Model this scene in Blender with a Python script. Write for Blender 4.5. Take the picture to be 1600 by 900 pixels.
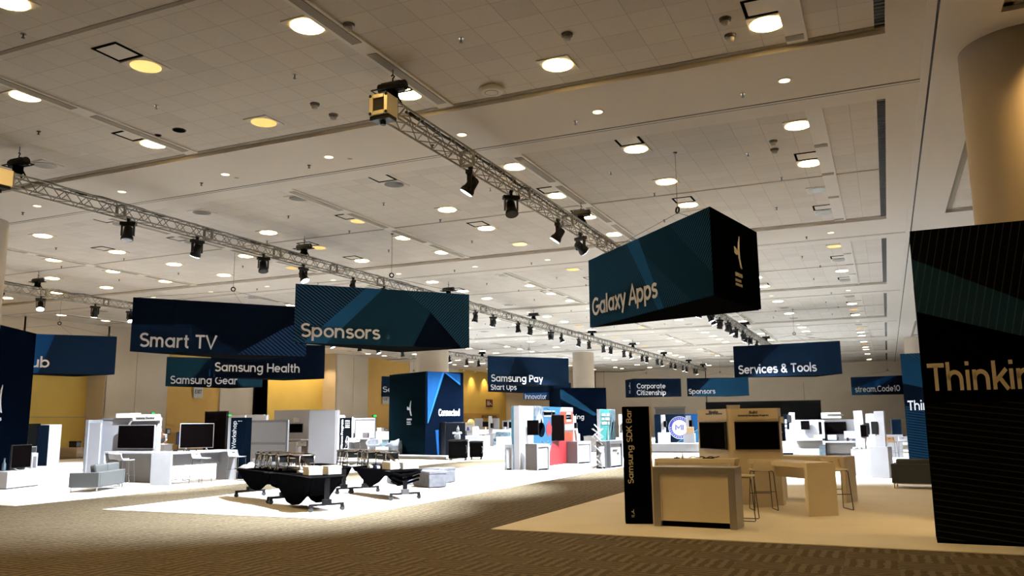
import bpy, math, random
from mathutils import Vector, Matrix
PI = math.pi
SC = bpy.context.scene
COL = SC.collection
for o in list(bpy.data.objects):
    bpy.data.objects.remove(o)

# ------------------------------------------------------------------ camera, world, exposure
CAM_H = 1.72
F_PX = 1296.93
RW = Matrix(((0.9128663836, 0.0748859881, 0.4013316015),
             (0.4081278882, -0.1425318860, -0.9017296093),
             (-0.0103243627, 0.9869532665, -0.1606756275)))
cd = bpy.data.cameras.new('camera')
cam = bpy.data.objects.new('camera', cd)
COL.objects.link(cam)
cd.sensor_width = 36.0
cd.lens = F_PX / 1600 * 36
cd.clip_start, cd.clip_end = 0.05, 400
cam.matrix_world = Matrix.Translation((0, 0, CAM_H)) @ RW.to_4x4()
SC.camera = cam
SC.view_settings.view_transform = 'Standard'
SC.view_settings.look = 'None'
SC.view_settings.gamma = 1.0
SC.view_settings.use_curve_mapping = False
SC.view_settings.exposure = 0.0
SC.cycles.use_denoising = True
SC.cycles.max_bounces = 8
SC.cycles.diffuse_bounces = 5
SC.cycles.sample_clamp_indirect = 8.0
wd = bpy.data.worlds.new('world')
SC.world = wd
wd.use_nodes = True
wd.node_tree.nodes['Background'].inputs[0].default_value = (0.75, 0.8, 0.9, 1)
wd.node_tree.nodes['Background'].inputs[1].default_value = 0.0
SPOT_W = 19500.0                     # power of a lit stage lamp
SPOT_C = (0.83, 0.91, 1.0)
HOUSE = 54.0                        # radiance of a lit house light
HOUSE_C = (1.0, 0.63, 0.21)
WASH_W = 420.0

# ------------------------------------------------------------------ measuring helpers (pixels of the 1600x900 frame)
def _d(px, py):
    return RW @ Vector((px - 800, 450 - py, -F_PX))
def fl(px, py, z=0.0):
    d = _d(px, py); t = (z - CAM_H) / d.z
    return Vector((d.x * t, d.y * t, z))
def atY(px, py, Y):
    d = _d(px, py); t = Y / d.y
    return Vector((d.x * t, Y, CAM_H + d.z * t))

# ------------------------------------------------------------------ materials
def mat(name, c, rough=0.55, metal=0.0, emit=None, es=0.0, spec=0.5, alpha=None, trans=0.0):
    m = bpy.data.materials.new(name); m.use_nodes = True
    b = m.node_tree.nodes['Principled BSDF']
    b.inputs['Base Color'].default_value = (*c, 1)
    b.inputs['Roughness'].default_value = rough
    b.inputs['Metallic'].default_value = metal
    b.inputs['Specular IOR Level'].default_value = spec
    if trans: b.inputs['Transmission Weight'].default_value = trans
    if emit:
        b.inputs['Emission Color'].default_value = (*emit, 1)
        b.inputs['Emission Strength'].default_value = es
    return m
def N(m, t, **kw):
    n = m.node_tree.nodes.new(t)
    for k, v in kw.items(): setattr(n, k, v)
    return n
def mth(m, op, a, b=None, c=None):
    n = N(m, 'ShaderNodeMath', operation=op)
    for i, v in enumerate((a, b, c)):
        if v is None: continue
        if isinstance(v, (int, float)): n.inputs[i].default_value = v
        else: m.node_tree.links.new(v, n.inputs[i])
    return n.outputs[0]
def xyz(m):
    tc = N(m, 'ShaderNodeTexCoord'); s = N(m, 'ShaderNodeSeparateXYZ')
    m.node_tree.links.new(tc.outputs['Object'], s.inputs[0])
    return tc.outputs['Object'], s.outputs
def mixc(m, fac, c1, c2):
    n = N(m, 'ShaderNodeMix', data_type='RGBA')
    L = m.node_tree.links
    if isinstance(fac, (int, float)): n.inputs[0].default_value = fac
    else: L.new(fac, n.inputs[0])
    for i, c in ((6, c1), (7, c2)):
        if isinstance(c, tuple): n.inputs[i].default_value = (*c, 1)
        else: L.new(c, n.inputs[i])
    return n.outputs[2]
def setc(m, out):
    m.node_tree.links.new(out, m.node_tree.nodes['Principled BSDF'].inputs['Base Color'])
def noise_fac(m, co, scale, detail=3, lo=0.35, hi=0.65):
    n = N(m, 'ShaderNodeTexNoise'); n.inputs['Scale'].default_value = scale; n.inputs['Detail'].default_value = detail
    m.node_tree.links.new(co, n.inputs['Vector'])
    r = N(m, 'ShaderNodeMapRange'); r.inputs[1].default_value = lo; r.inputs[2].default_value = hi
    m.node_tree.links.new(n.outputs[0], r.inputs[0])
    return r.outputs[0]
def speckled(name, c1, c2, scale, rough=0.6, **kw):
    m = mat(name, c1, rough, **kw); co, s = xyz(m)
    setc(m, mixc(m, noise_fac(m, co, scale), c1, c2))
    return m
def striped(name, base, line, angle, period, width, rough=0.45):
    """printed parallel lines in the x-z plane of the object"""
    m = mat(name, base, 0.7, spec=0.0); co, s = xyz(m)
    u = mth(m, 'ADD', mth(m, 'MULTIPLY', s[0], math.cos(angle) / period), mth(m, 'MULTIPLY', s[2], math.sin(angle) / period))
    f = mth(m, 'LESS_THAN', mth(m, 'FRACT', u), width)
    setc(m, mixc(m, f, base, line))
    return m
M = {}
M['navy'] = mat('navy_print', (0.0022, 0.0054, 0.0117), 0.7, spec=0.0)
M['ink'] = mat('dark_navy_print', (0.0011, 0.0022, 0.0045), 0.7, spec=0.0)
M['teal'] = mat('dark_teal_print', (0.0033, 0.0119, 0.0175), 0.7, spec=0.0)
M['steel'] = mat('steel_blue_print', (0.0080, 0.0374, 0.0750), 0.7, spec=0.0)
M['blue'] = mat('mid_blue_print', (0.0036, 0.0200, 0.0600), 0.7, spec=0.0)
M['blue_hi'] = mat('bright_blue_print', (0.0075, 0.0475, 0.1375), 0.7, spec=0.0)
M['line_fine'] = striped('navy_fine_lines', (0.0022, 0.0055, 0.010), (0.013, 0.034, 0.058), 0.95, 0.085, 0.4)
M['line_fine2'] = striped('navy_fine_lines_steep', (0.0026, 0.008, 0.013), (0.010, 0.032, 0.050), -0.75, 0.075, 0.4)
M['line_soft'] = striped('navy_soft_lines', (0.0026, 0.006, 0.014), (0.012, 0.028, 0.062), 0.9, 0.11, 0.35)
M['line_black'] = striped('black_hair_lines', (0.004, 0.0045, 0.006), (0.035, 0.04, 0.045), -0.22, 0.10, 0.10)
M['line_black_teal'] = striped('teal_hair_lines', (0.015, 0.046, 0.085), (0.045, 0.09, 0.13), -0.22, 0.10, 0.12)
M['line_flat'] = striped('black_level_lines', (0.004, 0.0045, 0.006), (0.028, 0.029, 0.030), PI / 2 - 0.12, 0.085, 0.16)
M['line_wave'] = striped('blue_level_lines', (0.0016, 0.005, 0.011), (0.0045, 0.018, 0.034), PI / 2 - 0.15, 0.11, 0.4)
M['black_print'] = mat('black_print', (0.00108, 0.00120, 0.00162), 0.7, spec=0.0)
M['under'] = mat('black_underside', (0.002, 0.002, 0.002), 1.0, spec=0.0)
M['letter_w'] = mat('white_lettering', (0.62, 0.63, 0.66), 0.7, spec=0.1)
M['steel_w'] = mat('steel_blue_print_dimmed', (0.00320, 0.01496, 0.03000), 0.7, spec=0.0)  # shaded copy of the steel print, darkened to offset strong stage light
M['navy_w'] = mat('navy_print_dimmed', (0.00045, 0.00110, 0.00280), 0.7, spec=0.0)  # navy print again, its colour dimmed where stage lamps hit the towers
M['teal_w'] = mat('teal_print_dimmed', (0.00078, 0.00221, 0.00299), 0.7, spec=0.0)  # teal print again, shade put into the colour against the tower's lamps
M['letter_b'] = mat('white_print_dimmed', (0.19500, 0.19875, 0.21000), 0.7, spec=0.1)  # white lettering copy, dimmed in colour for prints close to the lamps
M['letter_g'] = mat('warm_white_lettering', (0.70, 0.64, 0.55), 0.5)
M['letter_k'] = mat('dark_lettering', (0.03, 0.025, 0.02), 0.5)
M['emblem'] = mat('silver_emblem_print', (0.42, 0.42, 0.44), 0.4)
M['white'] = speckled('white_laminate', (0.34, 0.34, 0.355), (0.32, 0.32, 0.335), 3, 0.35)
M['white_cool'] = mat('cool_white_paint', (0.29, 0.29, 0.312), 0.45)
M['cream'] = speckled('amber_tinted_laminate', (0.74, 0.66, 0.52), (0.71, 0.63, 0.49), 2, 0.4)  # white laminate with the amber of the house light put into its colour
M['greymetal'] = mat('satin_grey_metal', (0.36, 0.34, 0.32), 0.35, 0.6)
M['greyboard'] = mat('pale_grey_board', (0.17, 0.17, 0.182), 0.55)
M['greyrail'] = mat('grey_rail', (0.1020, 0.1020, 0.1080), 0.4, 0.3)
M['taupe'] = mat('taupe_panel', (0.16, 0.14, 0.12), 0.6)
M['grey_felt'] = speckled('grey_upholstery', (0.042, 0.044, 0.044), (0.032, 0.034, 0.034), 60, 0.85)
M['grey_suede'] = speckled('pale_grey_suede', (0.17, 0.175, 0.195), (0.12, 0.125, 0.145), 6, 0.8)
M['black'] = mat('satin_black', (0.0030, 0.0030, 0.0035), 0.5, spec=0.15)
M['black_matte'] = mat('matt_black', (0.0025, 0.0025, 0.0025), 0.95, spec=0.0)
M['cloth'] = speckled('black_tablecloth', (0.0014, 0.0014, 0.0017), (0.0024, 0.0024, 0.003), 25, 0.95, spec=0.0)
M['screen'] = mat('black_glass_screen', (0.0015, 0.0010, 0.0010), 0.5, spec=0.0)
M['bezel'] = mat('dark_bezel', (0.0100, 0.0100, 0.0110), 0.35)
M['silver'] = mat('silver_bezel', (0.55, 0.55, 0.56), 0.3, 0.7)
M['chrome'] = mat('chrome', (0.42, 0.42, 0.42), 0.15, 1.0)
M['wire'] = mat('grey_steel_rod', (0.10, 0.097, 0.09), 0.35, 0.8)
M['alu'] = speckled('truss_aluminium', (0.20, 0.185, 0.16), (0.13, 0.12, 0.10), 14, 0.4, metal=0.8)
M['brass'] = mat('brushed_end_plate', (0.55, 0.50, 0.36), 0.35, 0.7)
M['walnut'] = speckled('tan_wood_shell', (0.36, 0.20, 0.10), (0.30, 0.16, 0.075), 8, 0.45)
M['paper'] = mat('white_paper', (0.50, 0.495, 0.48), 0.8)
M['card'] = mat('cream_card', (0.50, 0.43, 0.29), 0.7)
M['linen'] = speckled('white_linen', (0.52, 0.52, 0.52), (0.40, 0.385, 0.36), 30, 0.85)
M['plaster'] = speckled('beige_plaster', (0.60, 0.53, 0.43), (0.57, 0.50, 0.40), 0.6, 0.8)
M['ochre'] = speckled('ochre_paint', (0.50, 0.30, 0.075), (0.47, 0.28, 0.07), 0.8, 0.8)
M['yellow'] = speckled('yellow_paint', (0.66, 0.46, 0.10), (0.62, 0.43, 0.09), 0.7, 0.75)
M['column'] = speckled('column_paint', (0.3600, 0.3024, 0.2376), (0.34, 0.285, 0.225), 1.0, 0.7)
M['gyp'] = speckled('soffit_paint', (0.82, 0.795, 0.765), (0.80, 0.775, 0.745), 0.5, 0.85)
M['trimlight'] = mat('pale_trim', (0.80, 0.78, 0.75), 0.5)
M['reveal'] = mat('shadow_gap_paint', (0.30, 0.27, 0.22), 0.9)
M['slot'] = mat('dark_slot', (0.03, 0.028, 0.025), 0.9)
M['lens_on'] = mat('lit_house_lens', (0.9, 0.9, 0.9), 0.3, emit=HOUSE_C, es=HOUSE)
M['lens_far'] = mat('lit_far_house_lens', (0.9, 0.9, 0.9), 0.3, emit=(1.0, 0.82, 0.56), es=13.0)
M['lens_warm'] = mat('dim_amber_reflector', (0.7, 0.5, 0.2), 0.25, 0.5, emit=(1.0, 0.52, 0.12), es=1.0)
M['lens_off'] = mat('dark_reflector', (0.25, 0.24, 0.22), 0.3, 0.6)
M['down_on'] = mat('lit_downlight_lens', (0.9, 0.9, 0.85), 0.3, emit=(1.0, 0.85, 0.55), es=2.2)
M['spot_on'] = mat('lit_stage_lens', (0.9, 0.9, 0.9), 0.2, emit=(0.9, 0.95, 1.0), es=14.0)
M['spot_off'] = mat('unlit_stage_lens', (0.03, 0.03, 0.035), 0.1)
M['exit_green'] = mat('green_exit_lamp', (0.0, 0.2, 0.03), 0.4, emit=(0.02, 1.0, 0.15), es=1.2)
M['sign_w'] = mat('white_sign_face', (0.42, 0.41, 0.39), 0.5)
M['maroon'] = mat('maroon_sign', (0.10, 0.02, 0.015), 0.5)
M['skyblue'] = mat('sky_blue_print', (0.00475, 0.05670, 0.11340), 0.45)
M['paleblue'] = mat('pale_blue_edge', (0.03780, 0.10392, 0.14172), 0.45)
M['coral'] = mat('coral_red_print', (0.18900, 0.01418, 0.01890), 0.45)
M['orange'] = mat('orange_red_print', (0.21416, 0.02520, 0.00760), 0.45)
M['darkgrey_print'] = mat('dark_grey_print', (0.06, 0.045, 0.045), 0.5)
M['aqua'] = speckled('aqua_print', (0.007, 0.12, 0.115), (0.03, 0.16, 0.15), 5, 0.45)
M['slate_print'] = speckled('slate_print', (0.015, 0.03, 0.04), (0.05, 0.08, 0.09), 7, 0.45)
M['plate_blue'] = mat('royal_blue_ring', (0.012, 0.02, 0.20), 0.5)
M['kraft'] = mat('kraft_box', (0.42, 0.27, 0.13), 0.7)
M['skin'] = mat('skin', (0.45, 0.27, 0.19), 0.6)
M['hair'] = mat('dark_brown_hair', (0.03, 0.018, 0.01), 0.7)
M['shirt'] = mat('grey_blue_shirt', (0.14, 0.17, 0.20), 0.85)
M['trouser'] = mat('black_trousers', (0.012, 0.012, 0.015), 0.85)
M['acrylic'] = mat('clear_acrylic', (0.9, 0.92, 0.95), 0.05, trans=0.9)
M['water'] = mat('water_bottle_plastic', (0.75, 0.84, 0.92), 0.1, trans=0.6)
M['lit_display'] = mat('lit_display', (0.6, 0.7, 0.9), 0.2, emit=(0.75, 0.85, 1.0), es=0.8)
M['amber_lamp'] = mat('amber_lamp_shade', (0.8, 0.5, 0.1), 0.6, emit=(1.0, 0.65, 0.12), es=0.35)
M['khaki'] = mat('khaki_cloth', (0.30, 0.27, 0.17), 0.8)

# patterned carpet: quarter-turned striped carpet tiles
m = M['carpet'] = mat('striped_tile_carpet', (0.1, 0.08, 0.05), 0.95, spec=0.1)
co, s = xyz(m)
tx = mth(m, 'DIVIDE', s[0], 0.61); ty = mth(m, 'DIVIDE', s[1], 0.61)
par = mth(m, 'FLOORED_MODULO', mth(m, 'ADD', mth(m, 'FLOOR', tx), mth(m, 'FLOOR', ty)), 2.0)
def bands(v, per, w): return mth(m, 'LESS_THAN', mth(m, 'FRACT', mth(m, 'MULTIPLY', v, per)), w)
wob = mth(m, 'MULTIPLY', noise_fac(m, co, 9, 2), 0.05)
bx_ = bands(mth(m, 'ADD', tx, wob), 4.0, 0.48); by_ = bands(mth(m, 'ADD', ty, wob), 5.0, 0.45)
st = mth(m, 'ADD', mth(m, 'MULTIPLY', bx_, par), mth(m, 'MULTIPLY', by_, mth(m, 'SUBTRACT', 1.0, par)))
base = mixc(m, st, (0.095, 0.074, 0.045), (0.19, 0.155, 0.10))
fine = noise_fac(m, co, 160, 2)
setc(m, mixc(m, mth(m, 'MULTIPLY', fine, 0.35), base, (0.05, 0.042, 0.03)))
# white carpet
m = M['white_carpet'] = mat('white_event_carpet', (0.8, 0.78, 0.74), 0.95, spec=0.1)
co, s = xyz(m)
f1 = noise_fac(m, co, 0.9, 4, 0.4, 0.75)
setc(m, mixc(m, mth(m, 'MULTIPLY', f1, 0.6), (0.86, 0.84, 0.80), (0.79, 0.755, 0.70)))
# ceiling tiles with thin joints
m = M['tiles'] = mat('acoustic_ceiling_tiles', (0.6, 0.58, 0.55), 0.9, spec=0.2)
co, s = xyz(m)
jx = mth(m, 'LESS_THAN', mth(m, 'FRACT', mth(m, 'DIVIDE', mth(m, 'ADD', s[0], 100.9), 0.61)), 0.022)
jy = mth(m, 'LESS_THAN', mth(m, 'FRACT', mth(m, 'DIVIDE', mth(m, 'ADD', s[1], 99.65), 0.61)), 0.022)
jj = mth(m, 'MAXIMUM', jx, jy)
wn = N(m, 'ShaderNodeTexWhiteNoise', noise_dimensions='2D')
cv = N(m, 'ShaderNodeCombineXYZ')
m.node_tree.links.new(mth(m, 'FLOOR', mth(m, 'DIVIDE', mth(m, 'ADD', s[0], 100.9), 0.61)), cv.inputs[0])
m.node_tree.links.new(mth(m, 'FLOOR', mth(m, 'DIVIDE', mth(m, 'ADD', s[1], 99.65), 0.61)), cv.inputs[1])
m.node_tree.links.new(cv.outputs[0], wn.inputs['Vector'])
tone = mixc(m, mth(m, 'POWER', wn.outputs[0], 3.0), (0.77, 0.745, 0.715), (0.69, 0.665, 0.635))
fl_ = mixc(m, mth(m, 'MULTIPLY', noise_fac(m, co, 45, 3), 0.25), tone, (0.62, 0.59, 0.565))
setc(m, mixc(m, mth(m, 'MULTIPLY', jj, 0.5), fl_, (0.33, 0.31, 0.285)))

# ------------------------------------------------------------------ mesh builder
class MB:
    def __init__(s):
        s.v, s.f, s.sm, s.mi, s.cur, s.X = [], [], [], [], 0, None
    def _add(s, vs, fs, smooth=False):
        n = len(s.v)
        for p in vs:
            p = Vector(p)
            s.v.append(s.X @ p if s.X is not None else p)
        for f in fs:
            s.f.append([n + i for i in f]); s.sm.append(smooth); s.mi.append(s.cur)
        return s
    def box(s, x0, x1, y0, y1, z0, z1):
        x0, x1 = sorted((x0, x1)); y0, y1 = sorted((y0, y1)); z0, z1 = sorted((z0, z1))
        vs = [(x, y, z) for z in (z0, z1) for y in (y0, y1) for x in (x0, x1)]
        return s._add(vs, [(0, 2, 3, 1), (4, 5, 7, 6), (0, 1, 5, 4), (2, 6, 7, 3), (0, 4, 6, 2), (1, 3, 7, 5)])
    def prism(s, poly, z0, z1):
        """poly: x,y points counter-clockwise"""
        n = len(poly)
        a = sum(poly[i][0] * poly[(i + 1) % n][1] - poly[(i + 1) % n][0] * poly[i][1] for i in range(n))
        if a < 0: poly = poly[::-1]
        vs = [(p[0], p[1], z0) for p in poly] + [(p[0], p[1], z1) for p in poly]
        fs = [tuple(range(n))[::-1], tuple(range(n, 2 * n))] + [(i, (i + 1) % n, n + (i + 1) % n, n + i) for i in range(n)]
        return s._add(vs, fs)
    def slab(s, poly, y0, y1):
        """poly: x,z points; thickness from y0 (front) to y1"""
        n = len(poly)
        a = sum(poly[i][0] * poly[(i + 1) % n][1] - poly[(i + 1) % n][0] * poly[i][1] for i in range(n))
        if a < 0: poly = poly[::-1]
        vs = [(p[0], y0, p[1]) for p in poly] + [(p[0], y1, p[1]) for p in poly]
        fs = [tuple(range(n)), tuple(range(n, 2 * n))[::-1]] + [(i, n + i, n + (i + 1) % n, (i + 1) % n) for i in range(n)]
        return s._add(vs, fs)
    def cyl(s, p0, p1, r0, r1=None, n=10, caps=True):
        r1 = r0 if r1 is None else r1
        p0, p1 = Vector(p0), Vector(p1); d = (p1 - p0).normalized()
        a = d.orthogonal().normalized(); b = d.cross(a)
        vs = []
        for p, r in ((p0, r0), (p1, r1)):
            for i in range(n):
                t = 2 * PI * i / n; vs.append(p + a * (r * math.cos(t)) + b * (r * math.sin(t)))
        s._add(vs, [(i, (i + 1) % n, n + (i + 1) % n, n + i) for i in range(n)], True)
        if caps:
            s._add(vs[:n], [tuple(range(n))[::-1]]); s._add(vs[n:], [tuple(range(n))])
        return s
    def tube(s, pts, r, n=6, closed=False):
        pts = [Vector(p) for p in pts]; k = len(pts); rings = []
        prev = None
        for i, p in enumerate(pts):
            if closed: d = (pts[(i + 1) % k] - pts[i - 1]).normalized()
            else: d = (pts[min(i + 1, k - 1)] - pts[max(i - 1, 0)]).normalized()
            if prev is None: a = d.orthogonal().normalized()
            else:
                a = prev - d * prev.dot(d)
                a = a.normalized() if a.length > 1e-6 else d.orthogonal().normalized()
            prev = a; b = d.cross(a)
            rings.append([p + a * (r * math.cos(2 * PI * j / n)) + b * (r * math.sin(2 * PI * j / n)) for j in range(n)])
        vs = [q for rg in rings for q in rg]; fs = []
        for i in range(k if closed else k - 1):
            i2 = (i + 1) % k
            for j in range(n): fs.append((i * n + j, i * n + (j + 1) % n, i2 * n + (j + 1) % n, i2 * n + j))
        if not closed: fs += [tuple(range(n))[::-1], tuple(range((k - 1) * n, k * n))]
        return s._add(vs, fs, True)
    def lathe(s, prof, n=20, c=(0, 0, 0), caps=True):
        """prof: (r, z) pairs"""
        vs = [(c[0] + r * math.cos(2 * PI * i / n), c[1] + r * math.sin(2 * PI * i / n), c[2] + z) for r, z in prof for i in range(n)]
        fs = [(j * n + i, j * n + (i + 1) % n, (j + 1) * n + (i + 1) % n, (j + 1) * n + i) for j in range(len(prof) - 1) for i in range(n)]
        s._add(vs, fs, True)
        if caps:
            s._add(vs[:n], [tuple(range(n))[::-1]]); s._add(vs[-n:], [tuple(range(n))])
        return s
    def grid(s, fn, nu, nv, smooth=True, closed_u=False):
        vs = [fn(i / nu, j / nv) for j in range(nv + 1) for i in range(nu + (0 if closed_u else 1))]
        w = nu if closed_u else nu + 1
        fs = [(j * w + i, j * w + (i + 1) % w, (j + 1) * w + (i + 1) % w, (j + 1) * w + i) for j in range(nv) for i in range(nu)]
        return s._add(vs, fs, smooth)
    def ell(s, c, r, nu=12, nv=8):
        c = Vector(c)
        return s.grid(lambda u, v: c + Vector((r[0] * math.cos(2 * PI * u) * math.sin(PI * v), r[1] * math.sin(2 * PI * u) * math.sin(PI * v), -r[2] * math.cos(PI * v))), nu, nv, True, True)
    def build(s, name, m, parent=None, bevel=0.0, loc=None, rot=None):
        me = bpy.data.meshes.new(name)
        me.from_pydata([tuple(v) for v in s.v], [], s.f)
        me.polygons.foreach_set('use_smooth', s.sm)
        for q in (m if isinstance(m, (list, tuple)) else [m]):
            me.materials.append(M[q] if isinstance(q, str) else q)
        me.polygons.foreach_set('material_index', s.mi)
        me.update()
        o = bpy.data.objects.new(name, me); COL.objects.link(o)
        if parent is not None: o.parent = parent
        if loc is not None: o.location = loc
        if rot is not None: o.rotation_euler = rot
        if bevel:
            b = o.modifiers.new('edge', 'BEVEL'); b.width = bevel; b.segments = 2; b.limit_method = 'ANGLE'
        return o
def tag(o, label, cat, group=None, kind=None):
    if label: o['label'] = label
    if cat: o['category'] = cat
    if group: o['group'] = group
    if kind: o['kind'] = kind
    return o
def thing(name, label, cat, loc=(0, 0, 0), rz=0.0, group=None):
    o = bpy.data.objects.new(name, None); COL.objects.link(o)
    o.empty_display_size = 0.1
    o.location = loc; o.rotation_euler = (0, 0, rz)
    return tag(o, label, cat, group)
def struct(o):
    o['kind'] = 'structure'; return o
def kids(o): return [c for c in bpy.data.objects if c.parent is o]
CH = {}
def copy_tree(o, parent=None):
    """copy of a thing with copies of its parts and sub-parts"""
    if o.name not in CH: CH[o.name] = kids(o)
    c = o.copy(); COL.objects.link(c)
    if parent is not None: c.parent = parent
    for k in CH[o.name]: copy_tree(k, c)
    return c
def again(o, label, loc, rz=0.0):
    c = copy_tree(o); c.location = loc; c.rotation_euler = (0, 0, rz); c['label'] = label; return c
ORD = ['first', 'second', 'third', 'fourth', 'fifth', 'sixth', 'seventh', 'eighth', 'ninth', 'tenth', 'eleventh', 'twelfth', 'thirteenth',
       'fourteenth', 'fifteenth', 'sixteenth', 'seventeenth', 'eighteenth', 'nineteenth', 'twentieth', 'twenty-first', 'twenty-second', 'twenty-third', 'twenty-fourth',
       'twenty-fifth', 'twenty-sixth', 'twenty-seventh', 'twenty-eighth', 'twenty-ninth', 'thirtieth', 'thirty-first', 'thirty-second', 'thirty-third', 'thirty-fourth', 'thirty-fifth']

class Face:
    """vertical face from p0 (left end) to p1 (right end) seen from its front; local x along, y backwards, z up"""
    def __init__(s, p0, p1, z0=0.0):
        s.p0 = Vector((p0[0], p0[1], z0)); d = Vector((p1[0] - p0[0], p1[1] - p0[1], 0))
        s.L = d.length; s.u = d.normalized(); s.rz = math.atan2(d.y, d.x); s.n = Vector((s.u.y, -s.u.x, 0))
    def at(s, px, py, off=0.0):
        d = _d(px, py); o = s.p0 + s.n * off - Vector((0, 0, CAM_H))
        t = o.dot(s.n) / d.dot(s.n); q = d * t + Vector((0, 0, CAM_H)) - s.p0
        return q.dot(s.u), q.z
    def rect(s, x0, y0, x1, y1, off=0.0):
        a = s.at(x0, y0, off); b = s.at(x1, y1, off); c = s.at(x0, y1, off); d = s.at(x1, y0, off)
        return (a[0] + c[0]) / 2, (b[0] + d[0]) / 2, (c[1] + b[1]) / 2, (a[1] + d[1]) / 2      # x0,x1,z0,z1

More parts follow.
